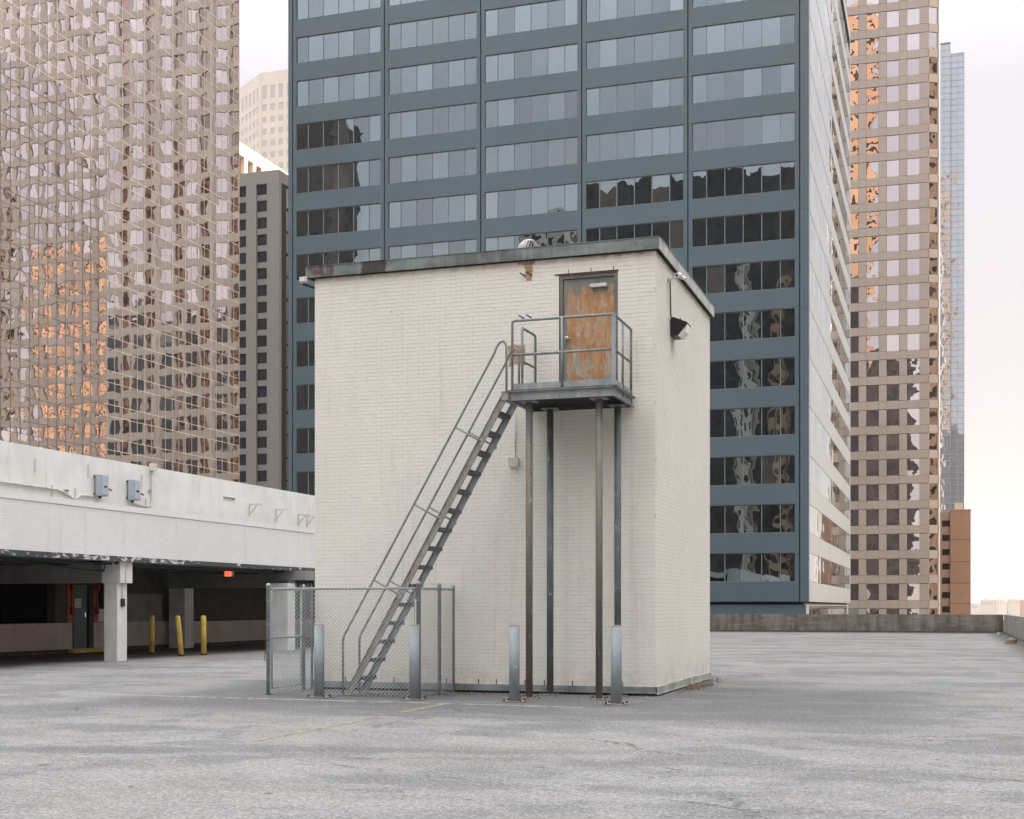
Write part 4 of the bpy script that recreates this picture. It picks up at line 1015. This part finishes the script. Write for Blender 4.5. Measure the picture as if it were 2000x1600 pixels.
# --- mirror-glass tower, left
LX, LY0, LY1, LTOP = -91.0, 66.0, 160.3, 97.0
lt = thing('mirror_glass_tower', 'bronze mirror-glass tower at the left reflecting rows of tan windows', 'office tower', (LX, 120, GZ))
MB().box(LX - 30, LX - .12, LY0, LY1 - .05, GZ, LTOP).build('core', M['gdarkgap'], lt)
rows = []; z = 19.45 - 13 * 3.87
while z < LTOP - 4:
    rows.append((z, z + 1.35)); rows.append((z + 1.35, z + 3.87)); z += 3.87
ps = []
y = LY1
while y > LY0 + 1.5:
    for a, c in rows:
        if a > -25: ps.append((y - 1.5, y, a, c))
    y -= 1.5
def lkey(q):
    yc = (q[0] + q[1]) / 2; vis = (yc > 111 and q[2] > 7)
    return (0 if vis else 1, Vector((LX, yc, q[2])).length)
ps.sort(key=lkey)
lme = {}; rest = MB()
for i, (y0, y1, z0, z1) in enumerate(ps):
    if i < 300:
        h = round(z1 - z0, 2)
        if h not in lme: lme[h] = MB().box(-.04, 0, -.72, .72, -h / 2 + .03, h / 2 - .03).mesh('glass_pane', M['lglass'])
        link_mesh('glass_pane', lme[h], lt, (LX, (y0 + y1) / 2, (z0 + z1) / 2))
    else: rest.box(LX - .04, LX, y0 + .03, y1 - .03, z0 + .03, z1 - .03, seed=seed(), skip='k')
rest.build('remaining_glass_panes', M['lglass'], lt, kind='stuff')
y = LY1
vm = MB().box(-.05, .035, -.024, .024, GZ, LTOP).mesh('mullion', M['lmull'])
while y > LY0: link_mesh('mullion', vm, lt, (LX, y, 0)); y -= 1.5
for a, c in rows:
    if a > -1: MB().box(LX - .05, LX + .03, LY0, LY1, a - .022, a + .022).build('transom', M['lmull'], lt)

# --- tan stone tower, right; its hidden left part is seen in the mirror glass
tt = thing('tan_stone_tower', 'tall tan stone tower with a grid of square windows right of the grey tower', 'office tower', (-2.4, 217.9, GZ))
ROT = rotz(R(2.4), (-2.4, 217.9)); TX, TY = -2.4, 217.9
CW, TF = 3.09, 3.92; ncol = 10; nrow = 33; Z0 = 1.2 - 2 * TF
def t_at(x, y, z): return ROT @ Vector((x, y, z))
MB_core = MB().box(TX - ncol * CW - 1, TX - .1, TY + .5, TY + 26, GZ, Z0 + nrow * TF + 2); xf(MB_core, ROT); MB_core.build('core', M['tjoint'], tt)
tw, tg, tp1, tp2 = {}, None, None, None
sp = MB().box(-.93, .93, 0, .35, -.65, .65).mesh('spandrel_panel', M['tpanel'])
pr_ = MB().box(-.585, .585, 0, .35, -.62, .62).mesh('pier_panel', M['tpanel']); pr2 = MB().box(-.585, .585, 0, .35, -1.27, 1.27).mesh('pier_panel', M['tpanel'])
wg = MB().box(-.92, .92, 0, .05, -1.28, 1.28).mesh('window', M['tglass'])
rs = MB(); rg = MB()
cnt = 0
for i in range(ncol):
    xw = TX - 1.62 - i * CW - .92 + .30          # window centre
    for n in range(nrow):
        z = Z0 + n * TF
        vis = i < 4 and 0 <= z <= 98
        for kind_, xo, zo in (('s', xw, z + .65 - 1.31 + .65), ('w', xw, z + 2.61), ('p', xw - CW / 2, z + .67), ('q', xw - CW / 2, z + 2.61)):
            P = t_at(xo, TY + (.18 if kind_ == 'w' else 0), zo if kind_ != 's' else z + .665)
            if vis:
                me = {'s': sp, 'w': wg, 'p': pr_, 'q': pr2}[kind_]
                link_mesh({'s': 'spandrel_panel', 'w': 'window', 'p': 'pier_panel', 'q': 'pier_panel'}[kind_], me, tt, P, R(2.4))
            else:
                if kind_ == 'w': rg.box(xo - .92, xo + .92, TY + .18, TY + .23, zo - 1.28, zo + 1.28, seed=seed())
                else:
                    hw, hh = {'s': (.93, .65), 'p': (.585, .62), 'q': (.585, 1.27)}[kind_]
                    zc = z + .665 if kind_ == 's' else zo
                    rs.box(xo - hw, xo + hw, TY, TY + .35, zc - hh, zc + hh)
xr = TX - 1.62 + .30 + (CW - 1.84) / 2 - .6        # last pier at the right end
for n in range(nrow):
    z = Z0 + n * TF; rs.box(xr, TX - .02, TY, TY + .35, z + .05, z + 1.29); rs.box(xr, TX - .02, TY, TY + .35, z + 1.34, z + 3.88)
xf(rs, ROT); xf(rg, ROT)
rs.build('distant_stone_panels', M['tpanel'], tt, kind='stuff'); rg.build('distant_windows', M['tglass'], tt, kind='stuff')
# chamfered corner
cb = MB(); cg_ = MB(); A = Vector((TX, TY, 0)); D = Vector((math.cos(R(32)), math.sin(R(32)), 0))
MX = Matrix(((D.x, -D.y, 0, A.x), (D.y, D.x, 0, A.y), (0, 0, 1, 0), (0, 0, 0, 1)))
for n in range(nrow):
    z = Z0 + n * TF
    b = MB(); b.box(0.0, 1.9, 0, .35, z + .03, z + 1.29); xf(b, MX); b.build('corner_spandrel', M['tpanel'], tt)
    b = MB(); b.box(0.16, 1.62, .15, .2, z + 1.33, z + 3.87, seed=seed()); xf(b, MX); b.build('corner_window', M['tglass'], tt)
cb.box(0, .14, 0, .36, Z0, Z0 + nrow * TF); cb.box(1.64, 1.9, 0, .36, Z0, Z0 + nrow * TF); xf(cb, MX); cb.build('corner_jamb', M['tpanel'], tt)
E1 = MX @ Vector((2.0, .5, 0))
MB().tube([(E1.x, E1.y, GZ), (E1.x, E1.y, Z0 + nrow * TF)], .28, 10).build('corner_downpipe', M['alu'], tt)
b = MB(); b.box(TX - ncol * CW - 1, TX + 1.2, TY + .6, TY + 26, Z0 + nrow * TF, Z0 + nrow * TF + 3); b.build('parapet', M['tpanel'], tt)

# --- buff tower with folded bays, hidden behind the grey tower, seen in the mirror glass
bf = thing('folded_bay_tower', 'buff tower with folded bays and paired windows, seen reflected in the mirror glass', 'office tower', (-55, 212, GZ))
bp = MB(); bw = MB(); bs = MB()
x = -33.8; fw = 2.6
i = 0
while x > -100:
    a = (x, 212.0 + (0.9 if i % 2 else 0)); c = (x - fw, 212.0 + (0 if i % 2 else 0.9))
    d = Vector((a[0] - c[0], a[1] - c[1], 0)).normalized(); L = math.hypot(a[0] - c[0], a[1] - c[1])
    MX = Matrix(((d.x, -d.y, 0, c[0]), (d.y, d.x, 0, c[1]), (0, 0, 1, 0), (0, 0, 0, 1)))
    for n in range(34):
        z = 1.0 + (n - 2) * 3.9
        q = MB(); q.box(0, L, 0, .4, z, z + 1.35); q.box(0, .35, 0, .4, z + 1.35, z + 3.9); q.box(L - .35, L, 0, .4, z + 1.35, z + 3.9); xf(q, MX)
        for v in (q,):
            o = len(bp.v); bp.v += v.v; bp.f += [tuple(o + k_ for k_ in f_) for f_ in v.f]; bp.c += v.c; bp.smooth += v.smooth
        q = MB(); q.box(.35, L - .35, .2, .25, z + 1.35, z + 3.9, seed=seed()); xf(q, MX)
        dst = bs if i % 2 else bw
        o = len(dst.v); dst.v += q.v; dst.f += [tuple(o + k_ for k_ in f_) for f_ in q.f]; dst.c += q.c; dst.smooth += q.smooth
    if i % 4 == 3: x -= fw; bp.box(x - 1.0, x, 211.7, 212.9, GZ, 126); x -= 1.0
    else: x -= fw
    i += 1
bp.build('stone_bays', M['buff'], bf, kind='stuff'); bw.build('bay_windows', M['tglass'], bf, kind='stuff'); bs.build('salmon_reflection_windows', M['sglass'], bf, kind='stuff')
MB().box(-100, -33.9, 213.2, 235, GZ, 126).build('core', M['tpanel'], bf)

# --- generic block tower with real window openings
def block_tower(name, label, x0, x1, y0, y1, h, mw, mg_, fp=4.0, cw=3.2, frac=0.6, zf=0.55, z0=GZ, sides='FRLB', step=None):
    t = thing(name, label, 'building', ((x0 + x1) / 2, y0, z0))
    core = MB().box(x0 + .3, x1 - .3, y0 + .3, y1 - .3, z0, h - .3).build('window_glass', mg_, t)
    w = MB()
    nf = int((h - z0) / fp); hz = h - nf * fp
    def face(p0, p1, nin):
        L = math.hypot(p1[0] - p0[0], p1[1] - p0[1]); n = max(1, int(round(L / cw))); c = L / n
        d = Vector((p1[0] - p0[0], p1[1] - p0[1], 0)).normalized(); q = Vector(nin + (0,))
        MX = Matrix(((d.x, q.x, 0, p0[0]), (d.y, q.y, 0, p0[1]), (0, 0, 1, 0), (0, 0, 0, 1)))
        s = MB()
        s.box(0, L, 0.002, .32, z0, z0 + max(hz, .5))
        for i in range(n + 1):
            a = max(0, i * c - c * (1 - frac) / 2); e_ = min(L, i * c + c * (1 - frac) / 2); s.box(a, e_, 0, .35, z0, h)
        for j in range(nf + 1):
            zb = hz + z0 + j * fp - z0 * 0
            zb = h - nf * fp + j * fp if False else (h - (nf - j) * fp)
            s.box(0.01, L - .01, 0.01, .33, zb - fp * (1 - zf) / 2, min(h, zb + fp * (1 - zf) / 2))
        xf(s, MX); o = len(w.v); w.v += s.v; w.f += [tuple(o + k_ for k_ in f_) for f_ in s.f]; w.c += s.c; w.smooth += s.smooth
    if 'F' in sides: face((x0, y0), (x1, y0), (0, 1))
    if 'R' in sides: face((x1, y0), (x1, y1), (-1, 0))
    if 'B' in sides: face((x1, y1), (x0, y1), (0, -1))
    if 'L' in sides: face((x0, y1), (x0, y0), (1, 0))
    w.box(x0 + .05, x1 - .05, y0 + .05, y1 - .05, h - .25, h)
    w.build('walls', mw, t)
    return t

# taupe building left of the grey tower
tb = thing('taupe_brick_building', 'taupe brick office block with stacked dark windows between the mirror tower and the grey tower', 'office building', (-120, 206, GZ))
TBX, TBY, TBT = -109.3, 206.2, 77.0
MB().box(-150, TBX - .4, TBY + .5, 232, GZ, TBT - 1).build('core', M['gdarkgap'], tb)
fpx = 2.93
# piers and windows along the front: positions from the corner leftwards
edges = [(0, .95, 'p'), (.95, 1.0 + 1.1, 'p')]
x = TBX; pat = [('p', 2.35), ('w', 2.1), ('p', 1.95), ('w', 2.1), ('p', 1.95), ('w', 2.1), ('p', 1.95), ('w', 2.1)]
for kd, w in pat:
    if kd == 'p': MB().box(x - w, x, TBY, TBY + .9, GZ, TBT - 2.2).build('pier', M['taupe'], tb)
    else:
        z = -10
        n = 0
        while z < TBT - 3.4:
            MB().box(x - w + .01, x - .01, TBY + .35, TBY + .9, z, z + 1.0).build('sill_panel', M['taupe'], tb)
            q = MB(); q.box(x - w + .01, x - .01, TBY + .55, TBY + .6, z + 1.0, z + fpx, seed=seed()); q.build('window', M['tdark'], tb)
            z += fpx; n += 1
    x -= w
MB().box(-150, TBX, TBY - .02, TBY + .9, TBT - 2.19, TBT).build('roof_band', M['taupe'], tb)
MB().box(TBX - .9, TBX + .02, TBY + .91, TBY + 28, TBT - 2.0, TBT - .01).build('roof_band', M['taupe'], tb)
b = MB(); b.box(TBX - .9, TBX + .01, TBY + .905, TBY + 2.6, GZ, TBT - 2.0); b.build('side_pier', M['dkstone'], tb)
q = MB(); z = -8
b = MB()
while z < TBT - 5: q.box(TBX - .3, TBX - .2, TBY + 2.6, TBY + 28, z, z + 3.9, seed=seed()); b.box(TBX - .2, TBX + .05, TBY + 2.6, TBY + 28, z + 3.85, z + 4.05); z += 3.95
q.build('side_glass', M['gstrip'], tb); b.build('side_transoms', M['dkstone'], tb)

# cream stone slab building with fins, behind
cb_ = thing('cream_finned_building', 'sunlit cream stone building with vertical fins at its top, behind the taupe block', 'office building', (-160, 262, GZ))
MB().box(-200, -150.6, 262, 330, GZ, 103.5).build('wall', M['creamdk'], cb_)
y = 262.0
while y < 330: MB().box(-150.6, -149.6, y, y + 1.5, 60, 102.4).build('fin', M['cream'], cb_); y += 3.9
MB().box(-200, -149.5, 261.5, 330, 102.4, 105.2).build('roof_band', M['cream'], cb_)
MB().box(-150.6, -149.7, 262, 330, 96.5, 97.5).build('sill_band', M['cream'], cb_)

# far stone tower; its haze is put into pale wall and window colours
def pale_tower():
    t = thing('hazed_stone_tower', 'stone tower with square windows and haze put into its pale colour, far off at the upper left', 'office tower', (-215, 380, GZ))
    u = (508 - 1000) / 2600; s_, c_ = math.sin(R(18)), math.cos(R(18)); T_ = 650
    P = Vector(((-s_ + c_ * u) * T_, (c_ + s_ * u) * T_, 0)); top = 1.5 + 1042 / 2600 * T_
    w = MB(); gl = MB()
    def face(p, d, n, nrow, cw=4.45, fp=5.74, m=None):
        nn = Vector((-d.y, d.x, 0)); nn = nn if nn.dot(Vector((-p.x, -p.y, 0))) < 0 else -nn
        MX = Matrix(((d.x, nn.x, 0, p.x), (d.y, nn.y, 0, p.y), (0, 0, 1, 0), (0, 0, 0, 1)))
        a = MB(); g_ = MB()
        for i in range(n):
            for j in range(nrow):
                z = top - 6.8 - j * fp - (3.6 if j else 0); h_ = 6.3 if j == 0 else 2.9
                g_.box(i * cw + 1.2, i * cw + 3.6, .1, .15, z - h_ + .2, z + .2, seed=seed())
        for i in range(n + 1): a.box(i * cw - .85, i * cw + 1.2, 0, .4, top - 180, top - 6.5)
        for j in range(nrow): 
            z = top - 6.8 - j * fp - (3.6 if j else 0); h_ = 6.3 if j == 0 else 2.9
            nx_ = z - h_ - 1.9 - (0 if j else 0.0)
            a.box(-.5, n * cw + .8, .01, .4, z - h_ - 2.64, z - h_ + .2)
        a.box(-.5, n * cw + .8, -.01, .45, top - 6.5, top)
        xf(a, MX); xf(g_, MX)
        for src, dst in ((a, w), (g_, gl)):
            o = len(dst.v); dst.v += src.v; dst.f += [tuple(o + k_ for k_ in f_) for f_ in src.f]; dst.c += src.c; dst.smooth += src.smooth
    face(P, Vector((1, 0.0, 0)), 8, 26); dl = Vector((-math.sin(R(54)), math.cos(R(54)), 0))
    face(P, dl, 14, 26)
    w.build('stone_walls', M['ptower'], t); gl.build('windows', M['pglass'], t, kind='stuff')
    q = [P, P + Vector((36, 0, 0)), P + Vector((36, 60, 0)), P + dl * 62]
    q = [v + Vector((0.2 , .5, 0)) for v in q]
    b = MB(); b.face([(v.x, v.y, top - .3) for v in q]); b.face([(v.x, v.y, GZ) for v in reversed(q)])
    for a, c in zip(q, q[1:] + q[:1]): b.face([(a.x, a.y, GZ), (c.x, c.y, GZ), (c.x, c.y, top - .3), (a.x, a.y, top - .3)])
    b.build('core', M['ptower'], t)
pale_tower()

# blue glass tower at right, far
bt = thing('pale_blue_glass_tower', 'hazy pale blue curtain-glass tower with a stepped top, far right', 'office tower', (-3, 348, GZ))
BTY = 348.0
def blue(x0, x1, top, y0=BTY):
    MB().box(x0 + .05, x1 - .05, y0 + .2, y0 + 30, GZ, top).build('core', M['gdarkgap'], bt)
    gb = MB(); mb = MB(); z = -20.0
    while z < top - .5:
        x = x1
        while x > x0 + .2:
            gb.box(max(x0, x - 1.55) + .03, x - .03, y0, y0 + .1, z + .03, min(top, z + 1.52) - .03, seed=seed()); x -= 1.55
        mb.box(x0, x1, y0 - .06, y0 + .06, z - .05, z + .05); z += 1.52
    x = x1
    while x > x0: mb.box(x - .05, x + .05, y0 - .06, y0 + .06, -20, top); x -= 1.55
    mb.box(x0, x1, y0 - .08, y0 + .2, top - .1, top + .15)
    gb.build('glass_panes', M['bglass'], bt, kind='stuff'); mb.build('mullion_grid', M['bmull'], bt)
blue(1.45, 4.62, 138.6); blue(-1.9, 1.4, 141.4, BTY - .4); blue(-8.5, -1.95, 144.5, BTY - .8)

# brown building with parking floors
bb = thing('brown_parking_building', 'brown rendered stair shaft beside tan parking floors just over the parapet at the right', 'building', (1, 246, GZ))
MB().box(.96, 4.35, 246, 262, GZ, 18.3).build('stair_shaft', M['brown'], bb)
b = MB()
for z in (13.2, 9.3, 2.0, 5.6): b.box(.95, 4.36, 245.985, 245.999, z, z + .07)
b.build('shaft_joints', M['soffit'], bb)
MB().box(.9, 4.42, 245.93, 262.05, 18.3, 18.55).build('shaft_coping', M['tan2'], bb)
MB().box(-8, .9, 247.3, 262, GZ, 17.9).build('parking_floors_core', M['soffit'], bb)
z = -6
while z < 18: MB().box(-8, .94, 246.6, 247.25, z, z + 1.42).build('parking_floor_panel', M['tan2'], bb); z += 2.52
b = MB()
for x in (-6.5, -4.4, -2.3, -.42): b.box(x - .38, x + .0, 246.62, 247.2, -8, 18)
b.build('parking_pier', M['tan2'], bb)
rf = thing('rooftop_unit', 'small pale machine housing on the roof of the brown shaft building', 'roof unit', (2.4, 250, 18.5))
MB().box(1.7, 3.1, 250, 252, 18.3, 20.0).build('housing', M['farwhite'], rf); MB().tube([(3.3, 250, 18.4), (3.3, 250, 21)], .04, 6).build('mast', M['farwhite'], rf)

# ---- neighbours outside the frame: they shade the deck and show in the window glass
block_tower('shading_slab', 'added office slab, unseen at the right, that blocks the sun from the deck', 62, 90, -32, 122, 46, M['palet'], M['nightglass'])  # unseen sun blocker, added to keep the deck in shade
block_tower('dark_tower', 'tallest dark tower behind the camera at left, reflected in the grey tower windows', -330, -250, -330, -300, 212, M['dkstone'], M['nightglass'], fp=8, cw=8)
block_tower('dark_slab', 'broad dark slab behind the camera, reflected in the grey tower windows', -128, -46, -290, -262, 158, M['dkstone'], M['nightglass'], fp=8, cw=8)
block_tower('pale_tower', 'pale tower behind the camera, reflected beside the dark slab', -152, -129, -292, -268, 150, M['palet'], M['nightglass'], fp=5, cw=5)
block_tower('slim_white_tower', 'slim pale tower behind the camera, reflected as a bright strip in the grey tower', -68, -63.5, -250, -240, 118, M['palet'], M['nightglass'], fp=5, cw=2.3, frac=.35)
block_tower('slim_orange_tower', 'slim orange tower behind the camera, reflected in the grey tower corner bay', -55, -51.5, -246, -240, 112, M['oranget'], M['nightglass'], fp=6, cw=2.6, frac=.55)
block_tower('orange_tower', 'orange brick tower behind the camera, reflected in the tan tower windows', -38, 4, -230, -200, 280, M['oranget'], M['nightglass'], cw=7, fp=7, frac=.4, zf=.4)
block_tower('orange_block', 'orange brick block far to the right, reflected in the mirror glass', 270, 470, -350, -305, 250, M['oranget'], M['nightglass'], cw=6, fp=6, frac=.55, zf=.5)
block_tower('dark_annex', 'dark annex block behind the camera, reflected low in the tan tower windows', -37, 20, -190, -165, 110, M['dkstone'], M['nightglass'], fp=8, cw=8)
block_tower('east_tower', 'brick tower far right of the deck, reflected in the folded bay windows', 140, 170, 60, 190, 150, M['oranget'], M['nightglass'], cw=4)

# ---- far city edge under the haze
fx = [(27.5, 1586, 9, 5), (36, 1480, 14, 8.5), (50, 1500, 11, 9.2), (64, 1510, 12, 9.5), (80, 1600, 17, 8.8), (103, 1650, 20, 10), (30, 1900, 25, 5), (70, 2100, 40, 8), (130, 1800, 30, 9)]
for i, (x, y, w, h) in enumerate(fx):
    lb = ('tiny pale block', 'low white shed', 'long white block', 'white block with dark joints', 'mauve flat-roofed block', 'pale block at the very edge', 'faint low roofline', 'faint long roofline', 'faint roofline beyond the right edge')[i] + ' on the hazy horizon at the right'
    t = thing('distant_building', lb, 'building', (x, y, GZ), 'far buildings on the horizon')
    MB().box(x, x + w, y, y + 20, GZ, h).build('wall', M['farwhite'] if i != 4 else M['tan2'], t)
    MB().box(x + w * .25, x + w * .5, y + 3, y + 12, h, h + 1.6).build('penthouse', M['farwhite'], t)
    b = MB(); q = x + 1.2
    while q < x + w - 1: b.box(q, q + .7, y - .06, y - .01, h - 5, h - 1.5); q += 2.4
    b.build('windows', M['tan2'], t)
w = MB(); rnd = random.Random(3)
for i in range(2600):
    y = rnd.uniform(500, 1450); x = rnd.uniform(-60, 60 + y * .16); r = rnd.uniform(2.5, 6); z = GZ + rnd.uniform(2, 9) + (y - 500) * .008
    c0 = Vector((x, y, z)); vs = [Vector((rnd.uniform(-1, 1), rnd.uniform(-1, 1), rnd.uniform(-.7, .8))).normalized() * r for _ in range(3)]
    for a_, b_ in ((0, 1), (1, 2), (2, 0)): w.face([c0, c0 + vs[a_], c0 + vs[b_]])
    w.face([c0 + v for v in vs])
w.build('distant_trees', M['leaf'], kind='stuff')

# ---------------------------------------------------------------- debris
rnd = random.Random(11)
def scraps(name, m, spots, n, smin, smax, label=None):
    b = MB()
    for _ in range(n):
        x0, y0, x1, y1, wd = rnd.choice(spots); t = rnd.random(); x = x0 + (x1 - x0) * t + rnd.gauss(0, wd); y = y0 + (y1 - y0) * t + rnd.gauss(0, wd)
        if BX0 - .02 < x < BX1 + .05 and BY0 - .04 < y < BY1: continue
        r = rnd.uniform(smin, smax); a = rnd.uniform(0, 6.28); h = r * rnd.uniform(.25, .8)
        p = [Vector((x + r * math.cos(a + k_ * 1.57) * rnd.uniform(.5, 1), y + r * math.sin(a + k_ * 1.57) * rnd.uniform(.5, 1), 0.004)) for k_ in range(4)]
        tp = Vector((x, y, h + .004))
        for k_ in range(4): b.face([p[k_], p[(k_ + 1) % 4], tp])
    return b.build(name, m, kind='stuff')
edge = [(-10.9, 21.85, -4.6, 21.85, .12), (-4.5, 22.0, -4.4, 27.2, .10), (-10.8, 20.6, -8.3, 21.6, .3), (-7, 20.9, -4.6, 20.6, .4)]
scraps('gravel_scatter', M['gravel'], edge + [(-12, 15, 2, 18, 3), (-20, 30, -22, 50, .5), (3.0, 40, 3.0, 78, .08)], 1800, .006, .02)
scraps('dead_leaf_litter', M['leaves'], [(-4.42, 22.9, -4.36, 27.5, .12), (-4.4, 23.6, -4.3, 25.5, .12), (-10.9, 21.9, -4.6, 21.84, .04), (-8.8, 20.8, -7.6, 21.7, .3)], 900, .008, .028)
b = MB()
for cx_, cy_, n_ in ((-4.40, 24.2, 60), (-4.36, 24.9, 40), (-4.38, 26.9, 25), (-4.42, 23.4, 14)):
    for _ in range(n_):
        x = cx_ + rnd.gauss(0, .05); y = cy_ + rnd.gauss(0, .18); a = rnd.uniform(0, 6.28); L = rnd.uniform(.03, .15); ln = rnd.uniform(.3, 1.1)
        d_ = Vector((math.cos(a), math.sin(a), 0)); q = Vector((-d_.y, d_.x, 0)) * .004
        p0 = Vector((x, y, 0.0)); p1 = p0 + d_ * L * ln * .5 + Vector((0, 0, L * .7)); p2 = p0 + d_ * L * ln + Vector((0, 0, L * .55))
        b.face([p0 - q, p0 + q, p1 + q, p1 - q]); b.face([p1 - q, p1 + q, p2])
b.build('dry_weeds', M['straw'], kind='stuff')
for i, (x, y, s_, lb) in enumerate(((2.55, 57.0, .22, 'crumpled tan cardboard lump by the right parapet'), (2.75, 74.5, .16, 'white crumpled paper at the foot of the parapet corner'), (2.85, 63, .12, 'pale scrap of litter along the right parapet'))):
    t = thing('litter', lb, 'litter', (x, y, 0))
    b = MB(); rr = [[Vector((x + s_ * rnd.uniform(.7, 1.2) * math.cos(a), y + s_ * math.sin(a), z * s_)) for a in [k_ * .785 for k_ in range(8)]] for z in (0, .5, .85)]
    for l0, l1 in zip(rr, rr[1:]):
        for k_ in range(8): b.face([l0[k_], l0[(k_ + 1) % 8], l1[(k_ + 1) % 8] * .5 + l1[k_] * .5, l1[k_]])
    b.face(rr[-1]); b.build('crumple', M['paper'] if i else M['straw'], t)
